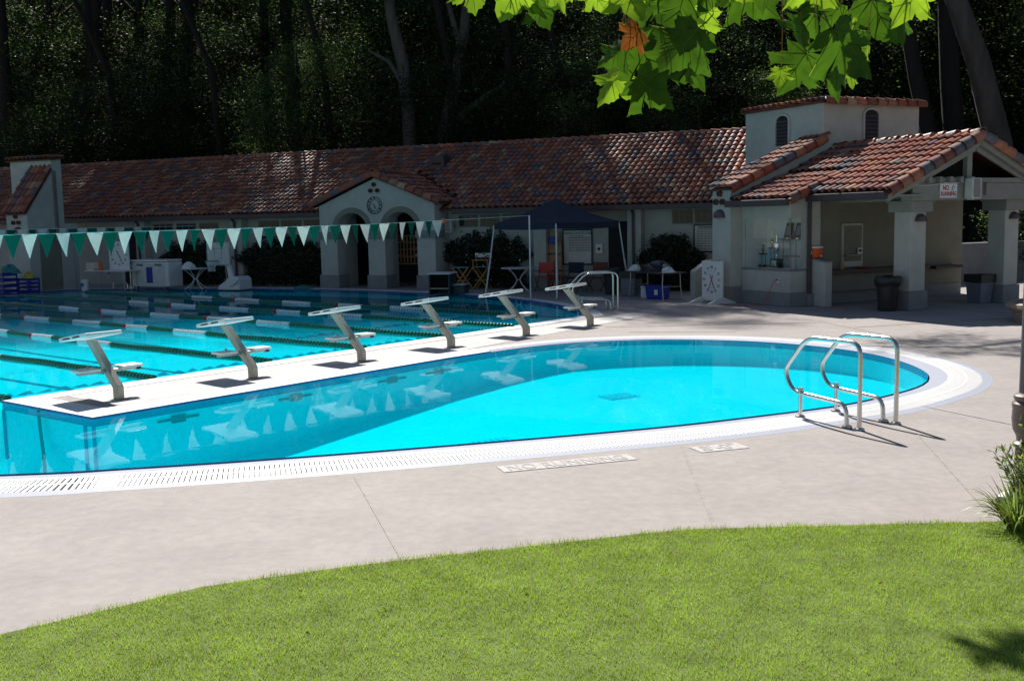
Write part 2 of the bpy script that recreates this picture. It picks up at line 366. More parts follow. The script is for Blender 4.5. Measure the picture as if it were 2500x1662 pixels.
def water_mat():
    m = bpy.data.materials.new('pool_water'); m.use_nodes = True; N = m.node_tree.nodes; L = m.node_tree.links
    N.remove(N['Principled BSDF'])
    tr = N.new('ShaderNodeBsdfTransparent'); tr.inputs[0].default_value = (.03,.94,1.0,1)
    gl = N.new('ShaderNodeBsdfGlossy'); gl.inputs['Roughness'].default_value = .0; gl.inputs[0].default_value = (1,1,1,1)
    mx = N.new('ShaderNodeMixShader')
    tc = N.new('ShaderNodeTexCoord'); n1 = N.new('ShaderNodeTexNoise'); n1.inputs['Scale'].default_value = 2.2; n1.inputs['Detail'].default_value = 2
    n2 = N.new('ShaderNodeTexNoise'); n2.inputs['Scale'].default_value = 11; n2.inputs['Detail'].default_value = 2
    ad = N.new('ShaderNodeMath'); ad.operation = 'MULTIPLY_ADD'; ad.inputs[1].default_value = .16
    L.new(tc.outputs['Object'], n1.inputs['Vector']); L.new(tc.outputs['Object'], n2.inputs['Vector']); L.new(n2.outputs[0], ad.inputs[0]); L.new(n1.outputs[0], ad.inputs[2])
    bp = N.new('ShaderNodeBump'); bp.inputs['Strength'].default_value = .13; bp.inputs['Distance'].default_value = .009
    L.new(ad.outputs[0], bp.inputs['Height']); L.new(bp.outputs[0], gl.inputs['Normal']); fr = schlick(N, L, .02, bp.outputs[0], .64)
    df = N.new('ShaderNodeBsdfDiffuse'); df.inputs[0].default_value = (.0,.66,.92,1); m2 = N.new('ShaderNodeMixShader'); m2.inputs[0].default_value = .22   # light scattered back by the water itself
    L.new(tr.outputs[0], m2.inputs[1]); L.new(df.outputs[0], m2.inputs[2])
    L.new(fr.outputs[0], mx.inputs[0]); L.new(m2.outputs[0], mx.inputs[1]); L.new(gl.outputs[0], mx.inputs[2]); L.new(mx.outputs[0], N['Material Output'].inputs[0])
    return m
M['water'] = water_mat()
struct(fill('water', [OUT], -.028, M['water']))
# dark grilles on the wall below the peninsula, floor drains, vacuum hose, corner stripes
wdir = (V((-1.02,17.29))-V(PA)).normalized(); wn = V((wdir.y, -wdir.x))
for k, s_ in enumerate((1.15, 3.05, 4.95, 6.0)):
    g = thing('wall_grille', 'dark grille with side bars on the peninsula wall, %s' % (['at the peninsula corner','second from the corner','third from the corner','farthest from the corner'][k]), 'grille',
              (*(V(PA)+wdir*s_+wn*-.02), -.2), math.atan2(wdir.y, wdir.x), 'pool wall grilles')
    # grille lies flat on the wall, facing the near pool (local -y)
    for q_ in range(5):
        mb = MB(); mb.box(-.10+q_*.042, -.068+q_*.042, -.05, -.03, -.05, .05); mb.build('grille_slat', M['ink'], g)
    mb = MB(); mb.box(-.30, -.11, -.045, -.03, -.014, .014); mb.build('side_bar', M['ink'], g)
    mb = MB(); mb.box(.12, .30, -.045, -.03, -.014, .014); mb.build('side_bar', M['ink'], g)
edir = (V(PB)-V(PA)).normalized()
for p_ in (V(PA)+edir*.17, V(PA)-edir*.02, V(PB)-edir*.03):
    mb = MB(); mb.beam((*(p_ - V((.0,.015))), -.12), (*(p_ - V((.0,.015))), -.78), .05, .03); mb.build('corner_stripe', M['wtile'], walls)
M['drainblue'] = mat('drain_blue', (.34,.68,.80), .6)
for k, (x, y) in enumerate(((1.62,15.9),(-.22,13.2))):
    d = thing('floor_drain', ['square blue floor drain in the middle of the near pool', 'square blue floor drain close to the grated front edge'][k], 'drain', (x, y, floor_z(x,y)+.003), .5)
    mb = MB(); mb.box(-.26,.26,-.2,.2,0,.012); mb.build('drain_frame', M['drainblue'], d)
    for q_ in range(5):
        mb = MB(); mb.box(-.2+q_*.088,-.15+q_*.088,-.16,.16,.012,.02); mb.build('drain_slat', M['drainblue'], d)
hp = [(-5.95,13.06,-.02),(-5.93,13.03,-.25),(-5.85,12.9,-.55),(-5.6,12.35,-.74),(-5.45,11.6,-.75),(-5.75,10.9,-.77),(-6.6,10.55,-.78),(-8.2,10.4,-.79)]
mb = MB(); mb.tube(hp, .022, 8); tag(mb.build('vacuum_hose', M['ink'], smooth=True), 'dark hose curving down the pool wall at the end of the peninsula', 'hose')

# painted words on the deck
def paint(words, a, b, h, plates):
    a, b = V(a), V(b); d = (b-a); ang = math.atan2(d.y, d.x); mid = (a+b)/2
    t_ = thing('deck_marking', ('grey NO RUNNING lettering on white paint beside the grated pool edge' if len(words) > 5 else "grey 8'-0\" depth lettering on white paint beside the grated pool edge"), 'marking', (mid.x, mid.y, .004), ang)
    n = V((-math.sin(ang), math.cos(ang)))
    mb = MB(); mb.box(-d.length/2-.07, d.length/2+.07, -.015, h+.025, 0, .0012); mb.build('white_paint', M['wornpaint'], t_)
    o = text(words, h*1.32, M['paintgrey'], t_, (0, h*.5, .0035), ex=.0008)
    bpy.context.view_layer.update()
    o.scale = (d.length/max(.01, max(v.co.x for v in o.data.vertices)-min(v.co.x for v in o.data.vertices)), 1, 1)
M['wornpaint'] = mat('worn_white_paint', (.52,.49,.475), .8, var=.2, scale=14)
M['paintgrey'] = mat('grey_paint', (.37,.345,.335), .7, var=.25, scale=25)
paint('NO RUNNING', (-.03,9.24), (1.07,9.60), .20, 1); paint("8'-0\"", (1.84,9.87), (2.2,9.99), .22, 1)

# ---------------------------------------------------------------- lawn
EDGE = [(-30,-4.0),(-12,.2),(-6,3.6),(-2.86,5.62),(-2.42,5.95),(-1.94,6.33),(-1.12,6.65),(-.7,6.78),(.2,7.04),(.87,7.24),(1.29,7.33),(2.31,7.34),(3.05,7.36),(3.41,7.36),(4.2,7.5),(6,8.3),(9,9.6),(14,10.5),(34,12)]
M['turf'] = mat('turf_soil', (.13,.18,.035), .95, var=.3, scale=6)
lawn = struct(fill('lawn', [EDGE + [(34,-8.9),(-30,-8.9)]], .02, M['turf']))
ex, ey = np.array([e[0] for e in EDGE]), np.array([e[1] for e in EDGE])
ng = np.random.default_rng(5)
NBL = 430000
gx = ng.uniform(-4.6, 5.6, NBL); gy = 7.75 - 4.9*ng.random(NBL)**1.15
top = np.interp(gx, ex, ey) + .02*np.sin(gx*7)+.015*np.sin(gx*23) + ng.normal(0, .012, NBL)
k = gy < top; gx, gy, top = gx[k], gy[k], top[k]; n = len(gx)
clump = .5+.5*np.sin(gx*2.1+np.cos(gy*1.7)*2)*np.sin(gy*2.9+gx*.7)
h = ng.uniform(.012, .030, n)*(.85+.35*clump); edge = (top-gy) < .10; h[edge] *= 1.25
ang = ng.uniform(0, 2*np.pi, n); lean = ng.uniform(.1, .9, n)*h; la = ng.uniform(0, 2*np.pi, n); wd = ng.uniform(.0012, .0023, n)
dx, dy = np.cos(ang)*wd, np.sin(ang)*wd; lx, ly = np.cos(la)*lean, np.sin(la)*lean
z0 = np.full(n, .018)
vv = np.stack([np.stack([gx-dx, gy-dy, z0], 1), np.stack([gx+dx, gy+dy, z0], 1), np.stack([gx+dx*.25+lx, gy+dy*.25+ly, z0+h], 1), np.stack([gx-dx*.25+lx, gy-dy*.25+ly, z0+h], 1)], 1).reshape(-1, 3)
GM = [leaf_mat('grass_blade', (.275,.43,.045), (.42,.62,.05), .5, .3, .45, var=.25, scale=2.5), leaf_mat('grass_blade_fresh', (.33,.49,.055), (.48,.68,.06), .5, .3, .45, var=.2, scale=2.5),
      leaf_mat('grass_blade_dry', (.42,.37,.15), (.40,.35,.12), .6, .2, .35, var=.2, scale=2.5)]
r_ = ng.random(n); mi = np.where(r_ < .5, 0, np.where(r_ < .89, 1, 2)); mi[(edge) & (ng.random(n) < .12)] = 2
g = link('grass', fast_mesh('grass', vv, 4, np.arange(n*4), GM, mi)); stuff(g)
g['label'] = 'short green lawn grass in front of the concrete deck'; g['category'] = 'grass'
# ---------------------------------------------------------------- clay tile roofs
TL, TW_, NSEG = .36, .218, 6
def tile_pts(r0, r1, L_):
    vs = []; fs = []
    for (y, r, zz) in ((-.02, r0, .030), (L_, r1, 0.0)):
        for j in range(NSEG+1):
            g = R(4+172*j/NSEG); vs.append((math.cos(g)*r, y, math.sin(g)*r*.92+zz))
    n = NSEG+1
    for j in range(NSEG): fs.append((j, j+1, n+j+1, n+j))
    for j in range(n):                                   # thick lower edge
        g = R(4+172*j/NSEG); vs.append((math.cos(g)*(r0-.018), -.02, math.sin(g)*(r0-.018)*.92+.030))
    for j in range(NSEG): fs.append((2*n+j, 2*n+j+1, j+1, j))
    for j in range(n):
        g = R(4+172*j/NSEG); vs.append((math.cos(g)*(r0-.018), .10, math.sin(g)*(r0-.018)*.92+.025))
    for j in range(NSEG): fs.append((3*n+j, 3*n+j+1, 2*n+j+1, 2*n+j))
    return vs, fs
TV, TF = tile_pts(.104, .086, .40)
TME = []
for k in range(len(TM)):
    mb = MB(); mb.add(TV, TF); me = bpy.data.meshes.new('roof_tile'); me.from_pydata(mb.v, [], mb.f); me.materials.append(TM[k]); me.shade_smooth(); me.set_sharp_from_angle(angle=R(40)); TME.append(me)
class Roof:
    """tiles of one roof part: single objects where they show large, the rest joined"""
    def __init__(s, part): s.part = part; s.jv = []; s.jf = []; s.jm = []; s.n = 0
    def put(s, mx, single, k):
        if single:
            o = bpy.data.objects.new('roof_tile', TME[k]); COL.objects.link(o); o.parent = s.part; o.matrix_local = mx; s.n += 1
        else:
            o = len(s.jv); s.jv += [tuple(mx @ V(p)) for p in TV]; s.jf += [[i+o for i in f] for f in TF]; s.jm += [k]*len(TF)
    def field(s, org, across, up, nc, nr, single, skip=None, seed=1):
        rg = random.Random(seed); across, up = V(across).normalized(), V(up).normalized(); nrm = across.cross(up).normalized()
        org = V(org)
        for c in range(nc):
            for r in range(nr):
                p = org + across*((c+.5)*TW_) + up*(r*TL)
                if skip and skip(p, c, r): continue
                b = Matrix((across, up, nrm)).transposed().to_4x4(); b.translation = p + nrm*(.004+rg.uniform(-.004,.006)) + across*rg.uniform(-.007,.007) + up*rg.uniform(-.015,.015)
                b = b @ Matrix.Rotation(rg.uniform(-.022,.022), 4, 'Z') @ Matrix.Rotation(rg.uniform(-.012,.012), 4, 'X')
                s.put(b, single(p, c, r), rg.choices(range(len(TM)), TILEW)[0])
    def run(s, a, b, side, single=True, seed=1, sc_=1.15):
        """cap tiles end to end from low point a to high point b; 'side' is where their round back points"""
        rg = random.Random(seed); a, b = V(a), V(b); d = (b-a); n = max(1, round(d.length/TL)); d.normalize(); side = V(side); nrm = (side - d*side.dot(d)).normalized(); ac = d.cross(nrm)
        st_ = (b-a).length/n
        for i in range(n):
            m = Matrix((ac, d, nrm)).transposed().to_4x4(); m.translation = a + d*(i*st_)
            s.put(m @ Matrix.Diagonal((sc_, st_/TL, sc_, 1)), single, rg.choices(range(len(TM)), [6,5,4,3,.6,2,2])[0])
    def done(s):
        if s.jv:
            me = bpy.data.meshes.new('roof_tiles_far'); me.from_pydata(s.jv, [], s.jf)
            for m in TM: me.materials.append(m)
            me.polygons.foreach_set('material_index', s.jm); me.shade_smooth(); me.set_sharp_from_angle(angle=R(40)); stuff(link('roof_tile_field', me, s.part))
def slab(pts, th=.06):
    """four corners of a sloped roof sheet, lowered by th underneath"""
    mb = MB(); v = [V(p) for p in pts]; lo = [p - V((0,0,th)) for p in v]
    mb.add(v+lo, [(0,1,2,3),(7,6,5,4),(0,4,5,1),(1,5,6,2),(2,6,7,3),(3,7,4,0)]); return mb
def vent_pipe(parent, x, y, z, ax='y', r=.075):
    mb = MB(); n = 14
    p0, p1 = ((x, y, z), (x, y-.09, z)) if ax == 'y' else ((x, y, z), (x-.09, y, z))
    mb.tube([p0, p1], r, n); mb.tube([p1, (V(p1)+(V(p1)-V(p0))*.05)], r*.7, n, 1)
    return mb.build('vent_pipe', [M['rust'], M['dark']], parent, smooth=True)
def half_sconce(name, label, parent_m, loc, rz, r=.17):
    t_ = thing(name, label, 'wall lamp', loc, rz, 'half-round wall lamps')
    vs = [(0,0,0)]; n = 12
    mb = MB(); pts = []
    for i in range(n+1):
        g = math.pi*i/n; pts.append((math.cos(g)*r, math.sin(g)*r))
    vs = []; fs = []
    for (sc_, y) in ((1,-.005),(1,-.05),(.86,-.10),(.5,-.135)):
        for x, z in pts: vs.append((x*sc_, y, z*sc_))
    for k_ in range(3):
        for i in range(n): a_ = k_*(n+1)+i; fs.append((a_, a_+1, a_+n+2, a_+n+1))
    fs.append(tuple(range(3*(n+1), 4*(n+1)))); mb.add(vs, fs); mb.build('shade', M['sconce'], t_, smooth=True)
    mb = MB(); mb.box(-r-.01, r+.01, -.12, -.004, -.018, -.002); mb.build('rim', M['sconce'], t_)
    return t_

# ---------------------------------------------------------------- long bathhouse wing
WO = V((-6.53, 36.56, 0)); WA = R(-24.5)
WD = V((math.cos(WA), math.sin(WA), 0)); WN = V((-WD.y, WD.x, 0))
def wing(s_, t_, z=0): return WO + WD*s_ + WN*t_ + V((0,0,z))
bh = thing('bathhouse', 'long low stucco bathhouse with red clay tile roof and brown gutter behind the pool', 'building', WO, WA)
def bpart(name, m, parent, f, bevel=0, smooth=False):
    mb = MB(); f(mb); return mb.build(name, m, parent, smooth, bevel)
def bx(name, m, parent, *a, bevel=0):
    mb = MB(); mb.box(*a); return mb.build(name, m, parent, bevel=bevel)
wall = bx('wall', M['stucco'], bh, -24, .28, 1.0, 9.8, 0, 2.62); bx('wall', M['stucco'], bh, 4.2, 16.5, 1.0, 9.8, 0, 2.62)
bx('plinth', M['trim'], bh, 4.6, 15.2, .97, 1.02, 0, .42)
for s0, s1, z0, z1 in ((-8.29,-7.4,2.06,2.28),(-7.16,-6.3,2.06,2.28),(-6.05,-5.25,2.06,2.28),(-3.3,-2.5,2.08,2.31),(-2.3,-1.5,2.08,2.31),(-1.31,-.5,2.08,2.31),(4.91,5.53,2.04,2.36),(5.70,6.34,2.04,2.36),(6.5,7.14,2.04,2.36),(8.5,9.1,2.06,2.36),(12.22,12.77,2.03,2.37),(12.92,13.47,2.03,2.37)):
    wdo = bx('window', M['stucco_warm_shade'], bh, s0-.04, s1+.04, .965, 1.01, z0-.04, z1+.04)
    bx('pane', M['darkglass'], wdo, s0, s1, .955, .975, z0, z1)
    for q_ in range(1, 3): bx('mullion', M['beam'], wdo, s0+(s1-s0)*q_/3-.01, s0+(s1-s0)*q_/3+.01, .948, .96, z0, z1)
for s0, s1 in ((7.72,8.16),(10.86,11.30),(-4.36,-3.84),(-8.9,-8.45)):
    pl = bx('pilaster', M['stucco'], bh, s0, s1, .6, 1.01, .42, 2.55, bevel=.015)
    bx('pilaster_base', M['trim'], pl, s0-.04, s1+.04, .56, 1.0, 0, .42, bevel=.015)
def downspout(parent, x, y, z1, z0=.05, rot=0):
    mb = MB(); mb.tube([(x,y-.2,z1+.12),(x,y-.12,z1+.02),(x,y,z1-.1),(x,y,z0+.1),(x,y-.03,z0)], .045, 8); return mb.build('downspout', M['gutter'], parent, smooth=True)
for s_, y_ in ((7.62,.93),(11.08,.53),(-4.1,.53),(-8.68,.53)): downspout(bh, s_, y_, 2.42)
bx('doorway', M['dark'], bh, 10.12, 10.78, .985, 1.02, 0, 2.1)  # flat black panel in place of a shaded opening
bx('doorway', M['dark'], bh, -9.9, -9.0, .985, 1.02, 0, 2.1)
EV_T, EV_Z, RG_T, RG_Z = .33, 2.60, 5.4, 4.97
sl = (RG_Z-EV_Z)/(RG_T-EV_T)
rf = slab([(-25,EV_T,EV_Z),(17,EV_T,EV_Z),(17,RG_T,RG_Z),(-25,RG_T,RG_Z)]).build('roof', M['pan'], bh)
slab([(17,10.5,2.6),(-25,10.5,2.6),(-25,RG_T,RG_Z-.005),(17,RG_T,RG_Z-.005)]).build('rear_roof', M['pan'], bh)
R1 = Roof(rf)
nrow = int(math.hypot(RG_T-EV_T, RG_Z-EV_Z)/TL)
pav_in = lambda p: -.1 < p.x < 4.65 and p.z < 3.86-abs(p.x-2.25)*.40
R1.field((-24.9, EV_T-.06, EV_Z+.01-.06*sl), (1,0,0), (0,1,sl), int(41.5/TW_), nrow+1, lambda p, c, r: 10.1 < p.x < 14.6 and r < 15, skip=lambda p, c, r: pav_in(p), seed=4)
R1.run((-24.9,RG_T,RG_Z+.03), (17,RG_T,RG_Z+.03), (0,0,1), single=False, seed=5); R1.done()
for s0, s1 in ((-24.9,-.12),(5.02,14.4)):
    bx('gutter', M['gutter'], bh, s0, s1, EV_T-.17, EV_T-.04, 2.44, 2.60, bevel=.012)
    bx('soffit', M['beam'], bh, s0, s1, EV_T-.03, 1.0, 2.46, 2.52)
vb = bx('roof_vent', M['gutter'], bh, 2.52, 3.13, 3.3, 3.9, 3.85, 4.55, bevel=.02); bx('vent_slot', M['dark'], vb, 2.64, 3.01, 3.285, 3.31, 4.22, 4.30)

# ---------------------------------------------------------------- gabled entrance pavilion
pv = thing('entrance_pavilion', 'gabled stucco entrance pavilion with two arches and a clock', 'building', WO, WA)
def arc(cx, cz, r, a0, a1, n=14): return [(cx+r*math.cos(R(a0+(a1-a0)*i/n)), cz+r*math.sin(R(a0+(a1-a0)*i/n))) for i in range(n+1)]
SP = 1.93
poly = [(0,0),(.68,0)] + arc(1.30,SP,.62,180,0) + [(1.92,0),(2.58,0)] + arc(3.20,SP,.62,180,0) + [(3.82,0),(4.49,0),(4.49,2.80),(2.245,3.68),(0,2.80)]
mb = MB(); mb.prism_y(poly, 0, .55); mb.build('front_wall', M['stucco'], pv)
for cx in (1.30, 3.20):
    pr = arc(cx, SP, .80, 0, 180, 18) + arc(cx, SP, .625, 180, 0, 18); mb = MB(); mb.prism_y(pr, -.035, .02); mb.build('arch_band', M['stucco_warm_shade'], pv)
for x0, x1 in ((0,.68),(1.92,2.58),(3.82,4.49)):
    bx('capital', M['trim'], pv, x0-.05, x1+.05, -.05, .6, 1.67, 1.92, bevel=.012); bx('column_base', M['trim'], pv, x0-.05, x1+.05, -.05, .6, 0, .45, bevel=.015)
bx('side_wall', M['stucco'], pv, 4.06, 4.485, .55, 1.3, 0, 2.82); bx('side_wall', M['stucco'], pv, .005, .3, .55, 1.0, 0, 2.82)
bx('inner_wall', M['stucco'], pv, 2.0, 2.5, .56, 1.0, 0, 2.6); bx('passage_wall', M['stucco'], pv, .3, .62, .56, 1.35, 0, 2.6)
bx('back_wall', M['dark'], pv, .3, 4.18, 3.4, 3.6, 0, 2.58); bx('passage_side', M['dark'], pv, .285, .3, 1.36, 3.4, 0, 2.57)  # painted black in place of the dim depth behind the arches
bx('passage_ceiling', M['beam'], pv, .1, 4.4, .56, 3.6, 2.58, 2.64)
RX, RZ_ = 2.245, 3.84; sv = .40
for sg, nm in ((-1,'roof'),(1,'roof')):
    xe = RX+sg*2.52; ze = RZ_-2.52*sv
    pts = [(xe,-.1,ze),(RX,-.1,RZ_),(RX,3.1,RZ_),(xe,3.1,ze)]
    if sg < 0: pts = [pts[3], pts[2], pts[1], pts[0]]
    prf = slab(pts).build(nm, M['pan'], pv); rr = Roof(prf)
    mainz = lambda p: EV_Z+(p.y-EV_T)*sl
    if sg > 0: rr.field((xe+.04, -.08, ze-.016), (0,1,0), (-1,0,sv), 14, 7, lambda p,c,r: True, skip=lambda p,c,r: p.z < mainz(p)-.12, seed=7)
    else: rr.field((xe-.04, 3.0, ze-.016), (0,-1,0), (1,0,sv), 14, 7, lambda p,c,r: True, skip=lambda p,c,r: p.z < mainz(p)-.12, seed=8)
    rr.run((xe,-.1,ze+.0), (RX,-.1,RZ_-.02), (sg*.3,-1,.55), seed=9+sg, sc_=1.25)
    if sg > 0: rr.run((RX,-.12,RZ_+.02), (RX,2.7,RZ_+.02), (0,0,1), seed=12)
for x, z in ((2.235,3.47),(2.10,3.27),(2.37,3.27)): vent_pipe(pv, x, .02, z)
ck = thing('wall_clock', 'round skeleton clock with roman numerals on the pavilion gable', 'clock', wing(2.225,-.002,2.78), WA)
M['clockmetal'] = mat('clock_metal', (.10,.13,.13), .5, metal=.3)
mb = MB()
for r0_, r1_ in ((.275,.295),(.185,.197)): mb.prism_y(arc(0,0,r1_,0,360,36)[:-1], -.022, -.004) if False else None
def ring(mb, r0_, r1_, y0, y1, n=36):
    for i in range(n):
        a0, a1 = 2*math.pi*i/n, 2*math.pi*(i+1)/n
        q = [(r1_*math.cos(a0), r1_*math.sin(a0)), (r1_*math.cos(a1), r1_*math.sin(a1)), (r0_*math.cos(a1), r0_*math.sin(a1)), (r0_*math.cos(a0), r0_*math.sin(a0))]
        mb.prism_y(q, y0, y1)
mb = MB(); ring(mb, .270, .295, -.025, -.004); mb.build('outer_ring', M['clockmetal'], ck)
mb = MB(); ring(mb, .180, .194, -.025, -.004); mb.build('inner_ring', M['clockmetal'], ck)
for i, nm in enumerate(('XII','I','II','III','IIII','V','VI','VII','VIII','IX','X','XI')):
    a_ = -2*math.pi*i/12; text(nm, .085, M['ink'], ck, (-.232*math.sin(a_), -.014, .232*math.cos(a_)), (R(90), -a_, 0), 'numeral', ex=.004, sx=.8, bold=.002)
for nm, ang, ln, wd in (('hour_hand', 152, .11, .022), ('minute_hand', 305, .17, .014), ('second_hand', 185, .16, .008)):
    a_ = R(ang); mb = MB(); mb.beam((-.03*math.sin(a_), -.03, -.03*math.cos(a_)), (ln*math.sin(a_), -.03, ln*math.cos(a_)), wd, .006, up=(0,1,0)); mb.build(nm, M['ink'], ck)
# wooden cubby rack seen through the right arch
cr_ = thing('cubby_rack', 'wooden slatted rack with shoes and towels behind the right-hand arch', 'rack', wing(2.62,1.3,0), WA)
for i in range(10): bx('slat', M['tanboard'], cr_, -.62+i*.135, -.58+i*.135, -.03, .0, .75, 1.75)
for z in (.75,1.0,1.25,1.5,1.72): bx('shelf', M['tanboard'], cr_, -.65, .68, 0, .3, z, z+.03)
bx('leg', M['wood'], cr_, -.65, -.58, 0, .3, 0, .75); bx('leg', M['wood'], cr_, .6, .67, 0, .3, 0, .75)
def shoe(lab, x, z, m):
    mb = MB(); mb.lathe([(.02,0),(.05,.01),(.055,.04),(.03,.07),(.01,.075)], 10, sx=2.2); tag(mb.build('shoe', m, smooth=True, loc=wing(2.62+x, 1.42, z), rz=WA), lab, 'shoe', 'shoes on the cubby rack')
for k_, (x, z, m, lab) in enumerate(((-.45,1.035,'white','white shoe in the rack cubby nearest the middle column'),(-.2,1.03,'grey','grey shoe in the lower middle of the slatted rack'),(.3,1.285,'orange','orange shoe high on the slatted rack'),(.35,1.035,'white','white shoe low on the slatted rack by the right column'),(-.1,1.535,'red','red shoe near the top of the slatted rack'),(.5,1.535,'whitecloth','pale shoe near the top right of the slatted rack'))): shoe(lab, x, z+.002, M[m])

# ---------------------------------------------------------------- left chimney block with tiled buttress
lb = thing('chimney_block', 'pale stucco chimney tower with steep tiled buttress at the far end of the bathhouse', 'building', WO, WA)
bx('tower', M['stucco'], lb, -12.05, -10.0, -2.2, -1.75, 0, 4.72)
tc_ = slab([(-12.15,-2.3,4.72),(-9.9,-2.3,4.72),(-9.9,-1.65,4.80),(-12.15,-1.65,4.80)], .05).build('tower_cap', M['pan'], lb); rr = Roof(tc_)
rr.field((-12.14,-2.32,4.735), (1,0,0), (0,1,.13), 10, 2, lambda p,c,r: True, seed=21); rr.done()
mb = MB(); mb.prism_x([(-3.4,0),(-2.0,0),(-2.0,4.30),(-2.2,4.30),(-3.4,2.78)], -11.03, -10.0); bt = mb.build('buttress', M['stucco'], lb)
br = slab([(-11.08,-3.48,2.78),(-9.95,-3.48,2.78),(-9.95,-2.2,4.38),(-11.08,-2.2,4.38)], .05).build('buttress_roof', M['pan'], lb); rr = Roof(br)
rr.field((-11.07,-3.5,2.79), (1,0,0), (0,1.28,1.6), 5, 6, lambda p,c,r: True, seed=22)
for x, z in ((-10.53,2.67),(-10.66,2.46),(-10.40,2.46)): vent_pipe(lb, x, -3.39, z)
bx('side_wall', M['stucco'], lb, -10.4, -9.99, -2.0, -1.2, 0, 2.4); bx('plain_door', M['stucco_warm_shade'], lb, -10.2, -9.97, -2.95, -2.05, .02, 2.05)
half_sconce('wall_lamp', 'half-round wall lamp on the narrow pillar of the chimney block', None, wing(-10.47,-3.402,2.14), WA)
sp_ = thing('loudspeaker', 'small pale loudspeaker on the outer side of the chimney pillar', 'speaker', wing(-11.12,-3.1,2.55), WA, None)
bx('cabinet', M['dirtywhite'], sp_, -.10,.085,-.12,.12,-.22,.22, bevel=.02); bx('grille', M['grey'], sp_, -.08,.06,-.128,-.12,-.19,.19)
# ---------------------------------------------------------------- snack bar building with tower and gabled porch
CO = V((6.69, 25.32, 0)); CA = R(27)
CX = V((math.cos(CA), math.sin(CA), 0)); CY = V((-CX.y, CX.x, 0))
def cw(a_, b_, z=0): return CO + CX*a_ + CY*b_ + V((0,0,z))
M['glass'] = None
def glass_mat():
    m = bpy.data.materials.new('window_glass'); m.use_nodes = True; N = m.node_tree.nodes; L = m.node_tree.links; N.remove(N['Principled BSDF'])
    tr = N.new('ShaderNodeBsdfTransparent'); tr.inputs[0].default_value = (.97,.985,.985,1); gl = N.new('ShaderNodeBsdfGlossy'); gl.inputs['Roughness'].default_value = .02
    fr = schlick(N, L, .04); mx = N.new('ShaderNodeMixShader')
    L.new(fr.outputs[0], mx.inputs[0]); L.new(tr.outputs[0], mx.inputs[1]); L.new(gl.outputs[0], mx.inputs[2]); L.new(mx.outputs[0], N['Material Output'].inputs[0]); return m
M['glass'] = glass_mat()
sb = thing('snack_bar', 'stucco snack bar with square tower, trophy window and gabled tile porch', 'building', CO, CA)
# tower
tw = bx('tower', M['stucco'], sb, 2.7, 6.2, 1.8, 4.94, 0, 5.12, bevel=.02)
mb = MB(); tcap = slab([(2.6,1.7,5.14),(6.3,1.7,5.14),(6.3,5.04,5.14),(2.6,5.04,5.14)], .05).build('tower_cap', M['pan'], sb); rr = Roof(tcap)
rr.field((2.58,4.98,5.13), (0,-1,0), (1,0,.12), 15, 1, lambda p,c,r: True, seed=31)
rr.field((2.66,1.68,5.13), (1,0,0), (0,1,.12), 16, 1, lambda p,c,r: True, seed=32)
rr.run((2.62,1.70,5.13),(6.28,1.70,5.15),(0,-1,.6), seed=33, sc_=1.2); rr.done()
slab([(2.95,2.05,5.17),(5.95,2.05,5.17),(5.95,4.7,5.18),(2.95,4.7,5.18)], .03).build('tower_roof', M['pan'], sb)
def louvre(face, c, z0, z1, wd):
    pts = [(-wd/2,z0),(wd/2,z0)] + [(wd/2*math.cos(R(g)), z1-.14+.14*math.sin(R(g))) for g in range(0,181,20)]
    mb = MB()
    if face == 'x': mb.prism_x([(c+p[0], p[1]) for p in pts], 2.69, 2.72)
    else: mb.prism_y([(c+p[0], p[1]) for p in pts], 1.79, 1.82)
    lv = mb.build('louvre', M['dark'], sb)
    n = 7
    for i in range(n):
        z = z0+.03+(z1-z0-.14)*i/n; mb = MB()
        if face == 'x': mb.add([(2.688,c-wd/2+.02,z+.08),(2.688,c+wd/2-.02,z+.08),(2.655,c+wd/2-.02,z),(2.655,c-wd/2+.02,z),(2.688,c-wd/2+.02,z+.06),(2.688,c+wd/2-.02,z+.06)], [(0,1,2,3),(3,2,5,4)])
        else: mb.add([(c-wd/2+.02,1.788,z+.08),(c+wd/2-.02,1.788,z+.08),(c+wd/2-.02,1.755,z),(c-wd/2+.02,1.755,z),(c-wd/2+.02,1.788,z+.06),(c+wd/2-.02,1.788,z+.06)], [(0,1,2,3),(3,2,5,4)])
        mb.build('louvre_slat', M['gutter'], lv)
    # raised surround
    q0 = [(-wd/2-.06,z0),(-wd/2,z0)] + [(wd/2*math.cos(R(g)), z1-.14+.14*math.sin(R(g))) for g in range(180,-1,-20)] + [(wd/2,z0),(wd/2+.06,z0)] + [((wd/2+.06)*math.cos(R(g)), z1-.14+.20*math.sin(R(g))) for g in range(0,181,20)]
    mb = MB()
    if face == 'x': mb.prism_x([(c+p[0], p[1]) for p in q0], 2.645, 2.70)
    else: mb.prism_y([(c+p[0], p[1]) for p in q0], 1.745, 1.80)
    mb.build('louvre_surround', M['stucco'], lv)
louvre('x', 3.35, 4.10, 4.90, .50); louvre('y', 4.38, 4.08, 4.96, .50)
